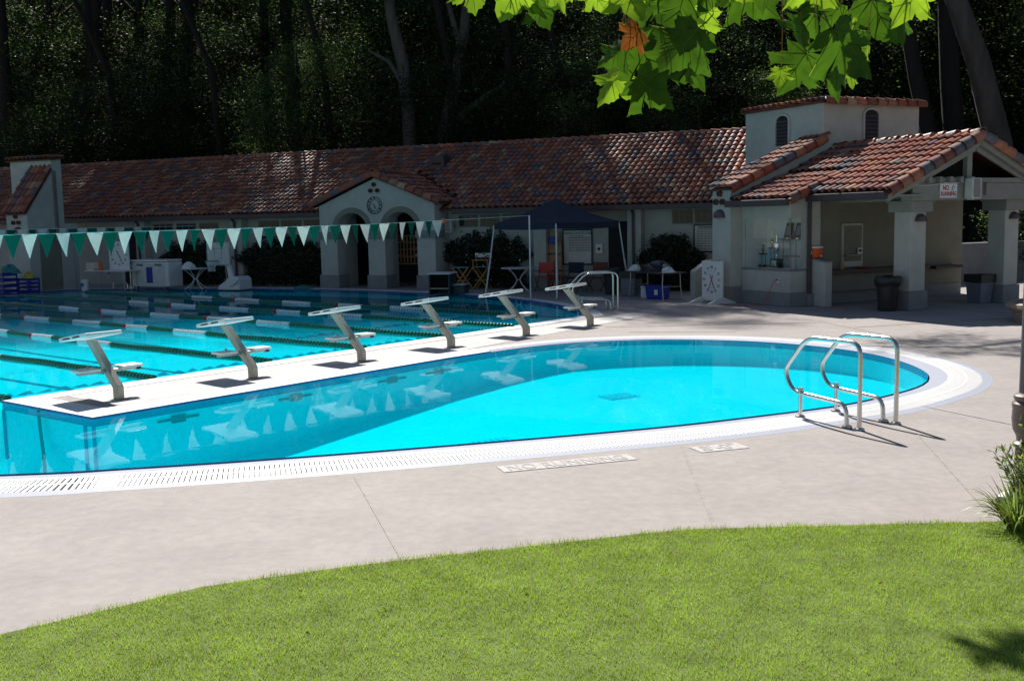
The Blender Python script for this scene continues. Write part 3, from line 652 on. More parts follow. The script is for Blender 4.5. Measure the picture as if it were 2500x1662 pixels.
# buttress and pilaster
bsl = .41
mb = MB(); mb.prism_y([(-.35,0),(2.71,0),(2.71,2.90+3.06*bsl),(-.35,2.90)], 1.8, 2.52); mb.build('buttress', M['stucco'], sb)
bx('pilaster_base', M['trim'], sb, -.39, .12, 1.76, 2.56, 0, .42, bevel=.015)
br = slab([(-.42,1.74,2.89),(2.72,1.74,2.89+3.14*bsl),(2.72,2.58,2.89+3.14*bsl),(-.42,2.58,2.89)], .05).build('buttress_roof', M['pan'], sb); rr = Roof(br)
rr.field((-.46,2.56,2.90), (0,-1,0), (1,0,bsl), 4, 10, lambda p,c,r: True, seed=41)
rr.run((-.44,1.74,2.87),(2.70,1.74,2.87+3.14*bsl),(0,-1,.35), seed=42, sc_=1.3)
for y, z in ((2.19,2.77),(2.34,2.56),(2.08,2.56)): vent_pipe(sb, -.34, y, z, 'x', .078)
half_sconce('wall_lamp', 'half-round wall lamp on the pillar beside the trophy window', None, cw(-.352, 2.2, 2.18), CA-R(90), .19)
# trophy case
bx('case_wall', M['stucco'], sb, 0, .95, 0, 1.79, 0, .86, bevel=.012); bx('case_base', M['trim'], sb, -.05, 1.0, -.05, 1.78, 0, .34, bevel=.015)
bx('case_sill', M['trim'], sb, -.03, .5, -.03, 1.74, .865, .90, bevel=.008)
bx('case_header', M['stucco'], sb, 0, .95, 0, 1.79, 2.12, 2.60, bevel=.012); bx('case_lining', M['white'], sb, .03, .70, .13, 1.655, 2.105, 2.118); bx('case_lining', M['white'], sb, .03, .70, 1.64, 1.657, .905, 2.1); bx('case_floor', M['white'], sb, .03, .70, .03, 1.655, .9, .906)  # interior painted white so the case looks lit inside
bx('case_jamb', M['stucco'], sb, 0, .9, 1.66, 1.79, .90, 2.12); bx('case_jamb', M['stucco'], sb, .44, .95, 0, .12, .90, 2.12)
bx('case_back', M['white'], sb, .70, .72, .13, 1.66, .90, 2.12)
bx('corner_mullion', M['beam'], sb, .012, .035, .012, .035, .90, 2.12)
bx('glass_pane', M['glass'], sb, .018, .024, .05, 1.66, .90, 2.12); bx('glass_pane', M['glass'], sb, .05, .44, .018, .024, .90, 2.12)
sh = bx('glass_shelf', M['darkglass'], sb, .35, .69, .14, .95, 1.60, 1.62)
for y in (.3,.75): bx('shelf_bracket', M['alu'], sh, .45, .47, y, y+.02, .9, 1.6)
bx('lower_shelf', M['beam'], sh, .45, .69, .14, 1.0, 1.18, 1.195)
for x, y in ((-.07,1.86),(.54,-.07)):
    mb = MB(); mb.tube([(x,y,2.56),(x,y,.12),(x-.04,y-.02,.03)], .048, 8); mb.build('downspout', M['gutter'], sb, smooth=True)
    bx('downspout_shoe', M['trim'], sb, x-.09, x+.09, y-.09, y+.07, 0, .30, bevel=.02)
# porch walls
bx('rear_wall', M['stucco_warm_shade'], sb, .95, 6.25, .3, .55, 0, 2.9); bx('rear_wall_base', M['trim'], sb, .96, 6.2, .27, .31, 0, .3)
sw = bx('service_window', M['stucco'], sb, 1.90, 2.60, .24, .31, .88, 1.96, bevel=.01); bx('shutter', M['stucco_warm_shade'], sw, 1.96, 2.53, .225, .25, 1.02, 1.90); bx('window_shelf', M['beam'], sw, 1.94, 2.56, .12, .24, 1.15, 1.19)
bx('counter', M['gutter'], sb, .95, 4.6, -.12, .3, .74, .84, bevel=.01); bx('counter_front', M['stucco_warm_shade'], sb, .95, 4.6, .10, .29, .3, .73)
bx('counter', M['gutter'], sb, 4.9, 5.9, -.05, .3, .72, .80, bevel=.01)
ew = MB(); ew.prism_x([(-.53,0),(.3,0),(.3,1.17),(-.53,1.06)], .62, .84); lw = ew.build('low_wall', M['stucco'], sb, bevel=.012)
ew = MB(); ew.prism_x([(-.55,1.062),(.3,1.172),(.3,1.21),(-.55,1.10)], .60, .86); ew.build('low_wall_cap', M['trim'], lw, bevel=.008)
# columns
for x0 in (1.31, 4.42):
    cl = bx('column', M['stucco'], sb, x0+.04, x0+.52, -2.41, -1.93, .42, 2.24, bevel=.012)
    bx('column_base', M['trim'], cl, x0-.01, x0+.57, -2.46, -1.88, 0, .44, bevel=.018); bx('column_cap', M['beam'], cl, x0-.06, x0+.62, -2.51, -1.83, 2.21, 2.455, bevel=.012)
    bx('cap_lip', M['beam'], cl, x0-.09, x0+.65, -2.54, -1.80, 2.42, 2.458)
bx('cross_beam', M['beam'], sb, 1.15, 6.6, -2.62, -2.28, 2.462, 2.84, bevel=.01); bx('side_beam', M['beam'], sb, 1.40, 1.78, -2.27, .29, 2.462, 2.70)
for i in range(5): bx('rafter_tail', M['beam'], sb, 1.22+i*.333, 1.31+i*.333, -2.72, -1.9, 2.845, 2.985, bevel=.006)
bx('fascia_board', M['beam'], sb, 1.24, 6.6, -2.60, -2.40, 2.846, 2.962)
co_ = MB(); co_.prism_y([(3.42,2.84),(3.42,2.56),(3.52,2.60),(3.62,2.84)], -2.70, -2.62); co_.build('corbel', M['beam'], sb)
# porch roof
msl = .4366; EX, EZ, PX, PZ = .30, 2.68, 3.14, 3.92
for sg in (-1, 1):
    xe = PX+sg*(PX-EX)
    pts = [(xe,-2.74,EZ),(PX,-2.74,PZ),(PX,1.82,PZ),(xe,1.82,EZ)]
    if sg < 0: pts = pts[::-1]
    prf = slab(pts, .07).build('porch_roof', M['pan'], sb); rr = Roof(prf)
    if sg < 0:
        rr.field((xe-.05, 1.80, EZ-.01), (0,-1,0), (1,0,msl), 21, 9, lambda p,c,r: True, skip=lambda p,c,r: p.y > -.22 and p.x < 1.30, seed=51)
        rr.run((PX,-2.78,PZ+.03),(PX,1.8,PZ+.03),(0,0,1), seed=52)
    else:
        rr.field((xe+.05, -2.74, EZ-.01), (0,1,0), (-1,0,msl), 21, 9, lambda p,c,r: c < 4, seed=53)
    rr.run((xe-sg*-.04,-2.76,EZ-.02),(PX,-2.76,PZ-.0),(sg*.25,-1,.35), seed=54+sg, sc_=1.3); rr.done()
    mb = MB(); mb.beam((xe,-2.70,EZ-.15),(PX,-2.70,PZ-.15), .10, .14); mb.build('rake_board', M['beam'], sb)
    mb = MB(); mb.beam((xe-sg*.3,-2.60,EZ-.10),(PX,-2.60,PZ-.28), .06, .12); mb.build('rake_board', M['beam'], sb)
mb = MB(); mb.prism_y([(.6,2.72),(5.7,2.72),(3.14,3.78)], -1.75, -1.7); mb.build('gable_shade_sheet', M['dark'], sb)  # black sheet standing in for the shaded hollow of the gable
bx('king_post', M['beam'], sb, 2.86, 3.02, -2.62, -2.5, 2.96, 3.66)
bx('ceiling', M['beam'], sb, .42, 5.86, -2.26, .3, 2.702, 2.73)
bx('gutter', M['gutter'], sb, EX-.16, EX-.03, -2.74, -.34, 2.50, 2.665, bevel=.012); bx('soffit', M['beam'], sb, EX-.02, 1.4, -2.70, -.30, 2.55, 2.60)
tsl = .35
tr_ = slab([(-.32,-.34,2.57),(1.5,-.34,2.57+1.82*tsl),(1.5,1.80,2.57+1.82*tsl),(-.32,1.80,2.57)], .06).build('case_roof', M['pan'], sb); rr = Roof(tr_)
rr.field((-.37,1.79,2.57), (0,-1,0), (1,0,tsl), 9, 5, lambda p,c,r: True, seed=61)
rr.run((-.36,-.32,2.55),(1.2,-.32,2.55+1.56*tsl),(0,-1,.35), seed=62, sc_=1.3)
bx('gutter', M['gutter'], sb, -.50, -.37, -.38, 1.86, 2.42, 2.575, bevel=.012); bx('soffit', M['beam'], sb, -.36, 0.0, -.34, 1.79, 2.47, 2.52)
half_sconce('wall_lamp', 'half-round wall lamp on the porch column behind the black trash can', None, cw(1.62,-2.412,2.02), CA, .15)
half_sconce('wall_lamp', 'half-round wall lamp on the far porch column by the square grey trash can', None, cw(4.73,-2.412,2.02), CA, .15)
# things fixed to the beam
sg_ = thing('no_running_sign', 'white NO RUNNING sign with red letters and blue running figure', 'sign', cw(2.25,-2.632,2.675), CA)
bx('panel', M['white'], sg_, -.27, .27, -.012, 0, -.165, .165); M['signred'] = mat('sign_red', (.38,.008,.03), .5); M['signblue'] = mat('sign_blue', (.05,.16,.42), .5)
text('NO', .155, M['signred'], sg_, (-.09,-.0135,.055), UPR, sx=.78, bold=.004); text('RUNNING', .135, M['signred'], sg_, (0,-.0135,-.075), UPR, sx=.8, bold=.004)
mb = MB()
for a_, b_ in (((.10,.05),(.13,.10)),((.13,.10),(.17,.085)),((.12,.09),(.11,.03)),((.11,.03),(.08,.0)),((.115,.03),(.15,.005)),((.15,.005),(.14,-.03)),((.13,.09),(.16,.12)),((.16,.055),(.20,.07))): mb.beam((a_[0],-.014,a_[1]),(b_[0],-.014,b_[1]), .016, .003, up=(0,1,0))
mb.lathe([(.001,-.002),(.016,-.001),(.016,.001),(.001,.002)], 10, (.165,-.014,.135)); mb.build('running_figure', M['signblue'], sg_)
for y0, y1, x0, x1 in ((.15,.155,-.26,.26),(-.155,-.15,-.26,.26)): bx('border_line', M['signblue'], sg_, x0, x1, -.0135, -.012, y0, y1)
spk = thing('loudspeaker', 'pale outdoor loudspeaker on the porch beam beside the NO RUNNING sign', 'speaker', cw(2.90,-2.75,2.72), CA)
bx('cabinet', M['dirtywhite'], spk, -.15,.15,-.13,.11,-.235,.235, bevel=.03); bx('grille', M['beam'], spk, -.125,.09,-.14,-.13,-.205,.205, bevel=.003)
bx('bracket', M['dirtywhite'], spk, -.03,.03,-.02,.125,.23,.26); bx('bracket', M['dirtywhite'], spk, -.03,.03,-.02,.125,-.26,-.23)
mb = MB(); mb.tube([(.15,.02,-.19),(.21,.04,-.2),(.24,.06,-.12),(.22,.08,0),(.17,.09,.05)], .008, 6); mb.build('cable', M['dirtywhite'], spk, smooth=True)
mb = MB(); mb.tube([cw(1.2,-2.64,2.80),cw(1.6,-2.636,2.79),cw(2.2,-2.647,2.851),cw(2.75,-2.66,2.85)], .008, 6); tag(mb.build('speaker_wire', M['dirtywhite'], smooth=True), 'thin pale wire running along the porch beam to the loudspeaker', 'wire')

# retaining wall and planting seen through the porch
rw = MB(); rw.box(-3.2, 6, -.2, .2, 0, 1.22); rwo = rw.build('retaining_wall', M['trim'], bevel=.02, loc=cw(8.5,3.2,0), rz=CA); tag(rwo, 'low stucco retaining wall seen through the open porch', 'wall')  # grey trim colour stands in for shade on this stucco wall
# ---------------------------------------------------------------- starting blocks, lane ropes, bunting
UA = math.atan2(U.y, U.x)
ORD = ['first','second','third','fourth','fifth','sixth']
proto = None
def b3(p, z=0): return V((p.x, p.y, z))
def make_block():
    t_ = thing('starting_block', 'x', 'starting block', (0,0,0), UA, 'starting blocks along the peninsula')
    mb = MB(); mb.box(-.09,.09,-.1,.1,0,.012); mb.build('base_plate', M['alu'], t_)
    mb = MB(); mb.prism_x([(-.062,.012),(.062,.012),(.062,.15),(.68,.745),(.52,.745),(-.062,.185)], -.045, .045); mb.build('strut', M['alustrut'], t_, bevel=.006)
    pm = Matrix.Translation((0,.62,.80)) @ Matrix.Rotation(R(-9), 4, 'X')
    pl = MB(); pl.box(-.26,.26,-.36,.36,-.024,.026); pl.v = [tuple(pm @ V(q)) for q in pl.v]; plo = pl.build('platform', M['white'], t_, bevel=.01)
    for x, y in ((.262,-.2),(.262,.06),(-.262,-.2),(-.262,.06)):
        s_ = MB(); s_.box(x-.004, x+.004, y, y+.17, -.008, .012); s_.v = [tuple(pm @ V(q)) for q in s_.v]; s_.build('grip_slot', M['ink'], plo)
    s_ = MB(); s_.box(-.245,.245,-.34,.34,.0265,.0285); s_.v = [tuple(pm @ V(q)) for q in s_.v]; s_.build('grip_pad', M['dirtywhite'], plo)
    for sg in (-1, 1):
        s_ = MB(); s_.box(sg*.30-.15, sg*.30+.15, .12, .36, .385, .418); st_ = s_.build('step', M['white'], t_, bevel=.008)
    s_ = MB(); s_.box(-.42,.42,.20,.27,.345,.383); s_.build('step_bar', M['alu'], t_, bevel=.004)
    s_ = MB(); s_.tube([(-.24,.29,.418),(-.24,.29,.45)], .016, 8); s_.build('step_bolt', M['alu'], t_); s_ = MB(); s_.box(.40,.46,.19,.28,.335,.39); s_.build('bar_end', M['ink'], t_)
    return t_
M['alustrut'] = mat('weathered_strut', (.40,.36,.30), .45, metal=.35, var=.18, scale=6, stretch=(1,1,.4))
for i in range(6):
    o = make_block() if i == 0 else copy_tree(proto)
    if i == 0: proto = o
    o.location = b3(B0+U*(2.1336*i)); o['label'] = 'white-topped starting block on slanted strut, %s from the tip of the peninsula' % ORD[i]

# one float, repeated along the rope and joined into coloured sections
def disc(mb, c, d, r, L_, n=10):
    a = V((-d.y, d.x, 0)); up = V((0,0,1)); vs = []; fs = []
    for (o_, rr_) in ((-L_/2, r*.55), (-L_*.3, r), (L_*.3, r), (L_/2, r*.55)):
        for j in range(n):
            g = 2*math.pi*j/n; vs.append(c + d*o_ + (a*math.cos(g)+up*math.sin(g))*rr_)
    for i in range(3):
        for j in range(n): j2 = (j+1) % n; fs.append((i*n+j, i*n+j2, (i+1)*n+j2, (i+1)*n+j))
    mb.add(vs, fs)
nb3 = V((NB.x, NB.y, 0))
SEC = [(1.42,6.17,'g'),(6.17,7.33,'w'),(7.33,8.4,'g'),(8.4,9.3,'w'),(9.3,9.45,'r'),(9.45,10.5,'g'),(10.5,11.7,'w'),(11.7,12.8,'g'),(12.8,14.0,'w'),(14.0,14.2,'r'),(14.2,15.2,'g'),(15.2,16.3,'w'),(16.3,22.6,'g')]
LANE = ['lane rope of green and white floats, ' + s for s in ('ending at the tip of the peninsula','between the first and second starting blocks','between the second and third starting blocks','between the third and fourth starting blocks','between the fourth and fifth starting blocks','between the fifth and sixth starting blocks','running past the far handrails')]
for k in range(-1, 6):
    org = B0+U*(2.1336*(k+.63)); rp = thing('lane_rope', LANE[k+1], 'lane rope', b3(org, -.012), 0, 'lane ropes across the racing pool')
    mb = MB(); mb.tube([nb3*1.33, nb3*12, nb3*22.8], .008, 6); mb.build('cable', M['ink'], rp)
    for s0, s1, c_ in SEC:
        if k == 5 and s1 < 2.6: continue
        mb = MB(); y = s0 if k != 5 else max(s0, 2.5); stp = .095
        while y < s1-.01:
            wob = V((0,0,.006*math.sin(y*3+k))) + V((U.x,U.y,0))*(.05*math.sin(y*.55+k)); disc(mb, nb3*y+wob, nb3, .062, stp*.66); y += stp
        mb.build('float_section', M[{'g':'ropegreen','w':'ropewhite','r':'ropered'}[c_]], rp, smooth=True)

# bunting
def flag_mesh(m):
    mb = MB(); n = 5; vs = []; 
    for sg in (.0012, -.0012):
        for r_ in range(n+1):
            f = r_/n; hw = .148*(1-f)+.002
            for c_ in (-1,0,1): vs.append((c_*hw, sg+.014*math.sin(f*3.0)*(1 if c_ else .4), -.42*f))
    fs = []
    for s_ in range(2):
        b_ = s_*(n+1)*3
        for r_ in range(n):
            for c_ in range(2):
                q = (b_+r_*3+c_, b_+r_*3+c_+1, b_+(r_+1)*3+c_+1, b_+(r_+1)*3+c_); fs.append(q if s_ else q[::-1])
    mb.add(vs, fs); me = bpy.data.meshes.new('pennant'); me.from_pydata(mb.v, [], mb.f); me.materials.append(m); me.shade_smooth(); return me
FM = [flag_mesh(M['greencloth']), flag_mesh(M['whiteflag'])]
def bunting(label, n_off, u0, u1, zf, first, ph=0, uend=None):
    o0 = B0+NB*n_off; bt_ = thing('bunting_line', label, 'bunting', b3(o0), UA, 'pennant lines over the racing pool')
    mb = MB(); us = np.linspace(u0, uend or u1, 40); mb.tube([(u_,0,zf(u_)) for u_ in us], .006, 5); mb.build('cord', M['whitecloth'], bt_)
    k = 0; u_ = u0; rg = random.Random(6)
    while u_ < u1-.2:
        o = bpy.data.objects.new('pennant', FM[(k+first) % 2]); COL.objects.link(o); o.parent = bt_; o.location = (u_+.152, 0, zf(u_+.152)-.004)
        o.rotation_euler = (rg.uniform(-.16,.16), -math.atan((zf(u_+.3)-zf(u_))/.3), rg.uniform(-.38,.38)); u_ += .3039; k += 1
    return bt_
zf1 = lambda u_: float(np.interp(u_, [-2,1.27,5.78,9.72,12.21,15.75], [2.155,2.141,2.156,2.181,2.238,2.322]))
bunting('line of green and white pennants tied to the thin pole by the canopy', 5.6, 1.273-.3039*9, 12.22, zf1, 1, uend=15.74)
mb = MB(); mb.lathe([(.005,-.06),(.04,-.05),(.06,0),(.04,.05),(.005,.06)], 12); p_ = B0+NB*5.6+U*12.28; tag(mb.build('cord_ball', M['orange'], smooth=True, loc=b3(p_, 2.215)), 'orange ball where the pennant line meets its bare cord', 'ball')
zf2 = lambda u_: 2.22
bunting('shaded pennant line across the far end of the racing pool', 17.4, 2.0, 11.6, zf2, 0, uend=13)
p_ = B0+NB*5.6+U*15.75
mb = MB(); mb.tube([(0,0,0),(0,0,2.33)], .024, 10); so = mb.build('flag_pole', M['polegrey'], smooth=True, loc=b3(p_)); tag(so, 'thin upright pole holding the pennant line in front of the canopy', 'pole')
mb = MB(); mb.lathe([(.06,0),(.06,.01),(.035,.03)], 14); mb.build('pole_socket', M['alu'], so, smooth=True)

# ---------------------------------------------------------------- grab rails
def rounded(pts, r=.12, n=5):
    out = [V(pts[0])]
    for i in range(1, len(pts)-1):
        a, b, c = V(pts[i-1]), V(pts[i]), V(pts[i+1]); d1 = (a-b); d2 = (c-b); rr_ = min(r, d1.length*.48, d2.length*.48)
        p0 = b+d1.normalized()*rr_; p1 = b+d2.normalized()*rr_
        for j in range(n+1): t = j/n; out.append(p0*(1-t)**2+b*2*t*(1-t)+p1*t*t)
    out.append(V(pts[-1])); return out
def grab_rail(label, inner, ang, group, extra=False):
    t_ = thing('grab_rail', label, 'handrail', (*inner, 0), ang, group)
    path = rounded([(.87,0,0),(.87,0,.905),(.10,0,.895),(-.26,0,.50),(-.13,0,.275),(.68,0,.245),(.70,0,0)], .15, 7)
    mb = MB(); mb.tube(path, .0245, 12); mb.build('rail', M['steel'], t_, smooth=True)
    mb = MB(); mb.tube([(.0,0,-.02),(0,0,.275)], .022, 10); mb.build('inner_post', M['steel'], t_, smooth=True)
    mb = MB(); mb.tube([(0,0,.27),(0,0,.325)], .028, 10); mb.box(-.035,.035,-.02,.02,.315,.33); mb.build('clamp', M['alu'], t_, smooth=True)
    for x in (.87, .70, 0): mb = MB(); mb.lathe([(.055,.006),(.05,.02),(.027,.028)], 16, (x,0,0)); mb.build('escutcheon', M['steel'], t_, smooth=True)
    return t_
aN = math.atan2(-.888, .46)
grab_rail('polished steel grab rail over the near pool, the left of the pair', (3.17,11.51), aN, 'grab rails at the near pool')
grab_rail('polished steel grab rail over the near pool, the right of the pair', (3.65,11.79), aN, 'grab rails at the near pool')
grab_rail('steel grab rail behind the sixth starting block, on the peninsula side', (1.72,25.62), R(-8), 'grab rails at the racing pool corner')
grab_rail('steel grab rail behind the sixth starting block, on the canopy side', (1.66,26.18), R(-8), 'grab rails at the racing pool corner')
grab_rail('steel grab rail in shade in front of the clock table, beside the bucket', (-14.5,38.55), R(-25), 'grab rails at the shaded pool end')
grab_rail('steel grab rail in shade in front of the clock table, beside the white cart', (-13.75,38.8), R(-25), 'grab rails at the shaded pool end')

# ---------------------------------------------------------------- things along the bathhouse wall
def pace_clock(label, loc, rz, wd, ht, feet=True):
    t_ = thing('pace_clock', label, 'clock', loc, rz, 'swim pace clocks')
    z0 = .06 if feet else .02
    bx('board', M['white'], t_, -wd/2, wd/2, -.03, .03, z0, z0+ht, bevel=.008); bx('frame_edge', M['dirtywhite'], t_, -wd/2-.012, wd/2+.012, -.025, .035, z0+ht-.002, z0+ht+.012)
    cz = z0+ht*.54; rr_ = min(wd, ht)*.38
    for i in range(12):
        a_ = 2*math.pi*i/12; text(str(60 if i == 0 else i*5), .098, M['ink'], t_, (rr_*math.sin(a_), -.0315, cz+rr_*1.02*math.cos(a_)), UPR, 'numeral', bold=.001)
        mb = MB(); mb.beam((rr_*.76*math.sin(a_), -.032, cz+rr_*.76*math.cos(a_)), (rr_*.68*math.sin(a_), -.032, cz+rr_*.68*math.cos(a_)), .012, .003, up=(0,1,0)); mb.build('tick', M['ink'], t_)
    for ang, ln, nm, m in ((152, rr_*.82, 'second_hand', 'ink'), (332, rr_*.5, 'second_hand_tail', 'ink')) + (((205, rr_*.8, 'minute_hand', 'red'),(25, rr_*.4,'minute_hand_tail','red')) if feet else ()):
        a_ = R(ang); mb = MB(); mb.beam((0,-.04,cz), (ln*math.sin(a_), -.04, cz+ln*math.cos(a_)), .02, .005, up=(0,1,0)); mb.build(nm, M[m], t_)
    if feet:
        for x in (-wd/2+.03, wd/2-.03): mb = MB(); mb.prism_x([(-.42,0),(.42,0),(.42,.03),(.05,.16),(-.05,.16),(-.42,.03)], x-.025, x+.025); mb.build('foot', M['white'], t_, bevel=.005)
    return t_
pace_clock('tall white pace clock standing on feet beside the trophy window', (5.15,26.95,0), R(-63), .82, 1.0)
tb = thing('utility_table', 'long pale folding table carrying the shaded pace clock', 'table', wing(-7.6,-2.0), WA)
bx('table_top', M['dirtywhite'], tb, -1.0,1.0,-.36,.36,.67,.71, bevel=.01)
for x in (-.85,.85):
    for y in (-.28,.28): mb = MB(); mb.tube([(x,y,0),(x*.93,y,.67)], .016, 8); mb.build('leg', M['alu'], tb, smooth=True)
pace_clock('white pace clock propped on the long table in the shade', wing(-7.35,-1.85,.69), WA, .92, 1.0, False)
def cone(label, loc):
    mb = MB(); mb.lathe([(.10,0),(.10,.02),(.085,.03),(.03,.34),(.02,.35)], 16); tag(mb.build('traffic_cone', M['orange'], smooth=True, loc=loc), label, 'cone')
cone('bright orange cone on the long shaded table', wing(-8.02,-2.1,.712))
cb = thing('clear_box', 'open clear plastic box beside the orange cone', 'box', wing(-8.42,-2.1,.712), WA)
for a in ((-.17,.17,-.12,-.115,0,.28),(-.17,.17,.115,.12,0,.28),(-.17,-.165,-.114,.114,0,.28),(.165,.17,-.114,.114,0,.28)): bx('side', M['glass'], cb, *a)
bx('bottom', M['dirtywhite'], cb, -.16,.16,-.11,.11,.0,.03)
bk = thing('bucket', 'white plastic bucket with blue print below the long table', 'bucket', wing(-8.3,-2.6), WA)
mb = MB(); mb.lathe([(.115,0),(.14,.36),(.15,.365),(.15,.395),(.135,.395),(.11,.03)], 20); mb.build('pail', M['white'], bk, smooth=True); bx('print', M['signblue'], bk, -.07,.07,-.142,-.134,.17,.29)
# white storage cart
ct = thing('storage_cart', 'big white plastic storage cart with FINIS lettering and a blue panel', 'cart', wing(-6.2,-1.25), WA)
bx('body', M['white'], ct, -.86,.86,-.38,.38,.09,.98, bevel=.06); bx('lid', M['white'], ct, -.88,.84,-.40,.40,.985,1.06, bevel=.03); bx('front_panel', M['dirtywhite'], ct, -.70,.70,-.392,-.378,.2,.93, bevel=.004)
bx('blue_panel', M['blue'], ct, -.13,.15,-.40,-.39,.24,.80); text('FINIS', .12, M['ink'], ct, (-.42,-.394,.87), UPR, bold=.004, sx=1.2); text('FINIS', .12, M['ink'], ct, (.42,-.394,.87), UPR, bold=.004, sx=1.2)
for x in (-.7,.7): mb = MB(); mb.tube([(x,-.3,.06),(x,-.24,.06)], .06, 12); mb.build('caster', M['black'], ct, smooth=True)
rk = thing('lane_rack', 'narrow blue and white rack against the white cart', 'rack', wing(-7.22,-1.35), WA)
for x in (-.07,.07): bx('post', M['white'], rk, x-.015, x+.015, -.1, .1, .1, .75)
for z in (.2,.35,.5,.65): bx('rung', M['blue'], rk, -.055,.055,-.09,.09,z,z+.09)
bx('foot', M['white'], rk, -.09,.09,-.14,.14,0,.1); bx('top_pad', M['white'], rk, -.2,.09,-.16,.16,.78,.88, bevel=.02)
def round_table(label, loc, r=.55):
    t_ = thing('round_table', label, 'table', loc, 0, 'round patio tables')
    mb = MB(); mb.lathe([(.02,.70),(r-.03,.705),(r,.715),(r,.735),(r-.02,.742),(.02,.742)], 32); mb.build('table_top', M['dirtywhite'], t_, smooth=True)
    for i in range(4):
        a_ = R(45+90*i); c_, s_ = math.cos(a_), math.sin(a_)
        pr = [(.42,.70),(.30,.62),(.14,.48),(.06,.36),(.14,.22),(.30,.09),(.44,.0)]
        mb = MB(); mb.tube([(x*c_, x*s_, z) for x, z in pr], .016, 8); mb.build('leg', M['white'], t_, smooth=True)
    mb = MB(); mb.lathe([(.07,.35),(.075,.36),(.07,.37)], 14); mb.build('leg_collar', M['white'], t_, smooth=True); return t_
round_table('white round patio table with bowed legs beside the water hoop', wing(-4.55,-1.15))
round_table('white round patio table with bowed legs under the canopy edge', (.24,32.9,0))
def lump(name, m, label, cat, loc, dims, seed, rz=0, n=14, group=None, amp=.28):
    rg = np.random.default_rng(seed); mb = MB(); pr = []; ph = rg.uniform(0, 6, 6)
    vs = []; fs = []; k = 9
    for i in range(k+1):
        f = i/k*math.pi/2
        for j in range(n):
            g = 2*math.pi*j/n; d = 1+amp*(math.sin(3*g+ph[0]+f*2)*.5+math.sin(5*g+ph[1]-f*4)*.35+math.sin(2*g+ph[2])*.4)
            vs.append((dims[0]*math.cos(g)*math.cos(f)*d, dims[1]*math.sin(g)*math.cos(f)*d, dims[2]*math.sin(f)*(1+amp*.6*math.sin(4*g+ph[3]+i))))
    for i in range(k):
        for j in range(n): j2 = (j+1) % n; fs.append((i*n+j, i*n+j2, (i+1)*n+j2, (i+1)*n+j))
    fs.append(tuple(range(n))[::-1]); mb.add(vs, fs); return tag(mb.build(name, m, smooth=True, loc=loc, rz=rz), label, cat, group)
lump('towel', M['whitecloth'], 'crumpled white towel on the round table by the cart', 'towel', wing(-4.8,-1.2,.743), (.25,.18,.2), 3)
# portable water basketball hoop
hp_ = thing('water_hoop', 'portable white water basketball hoop at the shaded pool edge', 'basketball hoop', wing(-2.95,-1.05), WA)
mb = MB(); mb.prism_y([(-.42,0),(.52,0),(.50,.36),(.40,.46),(.08,.46),(-.10,.30),(-.40,.14)], -.35, .35); mb.build('base_tank', M['white'], hp_, bevel=.03)
for i in range(3): mb = MB(); mb.beam((.10+i*.1,-.352,.10+i*.03),(.5,-.352,.24+i*.07), .02, .006, up=(0,1,0)); mb.build('moulded_rib', M['grey'], hp_)
mb = MB(); mb.prism_y([(-.16,.25),(.06,.25),(-.14,.95),(-.28,.95)], -.06, .06); mb.build('mast', M['white'], hp_, bevel=.015)
bd = bx('backboard', M['dirtywhite'], hp_, -1.02,-.02,-.14,-.09,.83,1.64, bevel=.02)
for a in ((-.69,-.35,1.42,1.44),(-.69,-.35,1.06,1.08),(-.69,-.67,1.08,1.42),(-.37,-.35,1.08,1.42)): bx('target_line', M['tubeblue'], bd, a[0],a[1],-.146,-.139,a[2],a[3])
for a in ((-1.0,-.04,.85,.865),(-1.0,-.04,1.605,1.62),(-1.0,-.985,.865,1.605),(-.055,-.04,.865,1.605)): bx('border_line', M['tubeblue'], bd, a[0],a[1],-.1445,-.139,a[2],a[3])
mb = MB(); rp_ = [(-.62+.22*math.cos(2*math.pi*i/20), -.38+.22*math.sin(2*math.pi*i/20), 1.0) for i in range(21)]; mb.tube(rp_, .012, 6, cap=False); mb.tube([(-.62,-.16,1.0),(-.62,-.13,1.0)], .02, 6); mb.build('rim', M['tubeblue'], hp_, smooth=True)
mb = MB()
for i in range(12):
    for sg in (-1,1):
        a0 = 2*math.pi*i/12; mb.tube([(-.62+r_*math.cos(a0+sg*f*1.1), -.38+r_*math.sin(a0+sg*f*1.1), 1.0-.36*f) for f, r_ in ((0,.21),(.35,.15),(.7,.11),(1,.12))], .005, 4)
mb.build('net', M['white'], hp_)
mb = MB(); mb.tube([(-.33,.05,0),(-.33,.0,.85)], .016, 8); mb.build('support_leg', M['alu'], hp_)
lump('pool_cover', M['tealfoam'], 'folded teal cover lying at the foot of the pavilion column', 'pool cover', wing(-.55,-.35,0), (.42,.2,.10), 9, WA)
# green step box
gb = thing('step_box', 'dark green wooden step box with pale top at the pool edge', 'step box', (-2.05,32.35,0), R(-12))
bx('tall_side', M['tealbox'], gb, .25,.29,-.42,.45,0,.62); bx('tall_side', M['tealbox'], gb, -.36,-.32,-.42,.45,0,.62); bx('back', M['tealbox'], gb, -.32,.25,.40,.44,0,.62); bx('top_board', M['white'], gb, -.39,.32,-.46,.48,.62,.66, bevel=.008)
bx('inner_shelf', M['tealbox'], gb, -.32,.25,-.4,.4,.16,.2); bx('edge_strip', M['dirtywhite'], gb, -.32,.25,-.425,-.40,.185,.205); bx('back_board', M['dark'], gb, -.32,.25,.1,.14,.2,.62)
bx('low_step', M['tealbox'], gb, .30,.66,-.1,.5,0,.27, bevel=.006); bx('low_step_top', M['dirtywhite'], gb, .30,.68,-.12,.52,.271,.295)
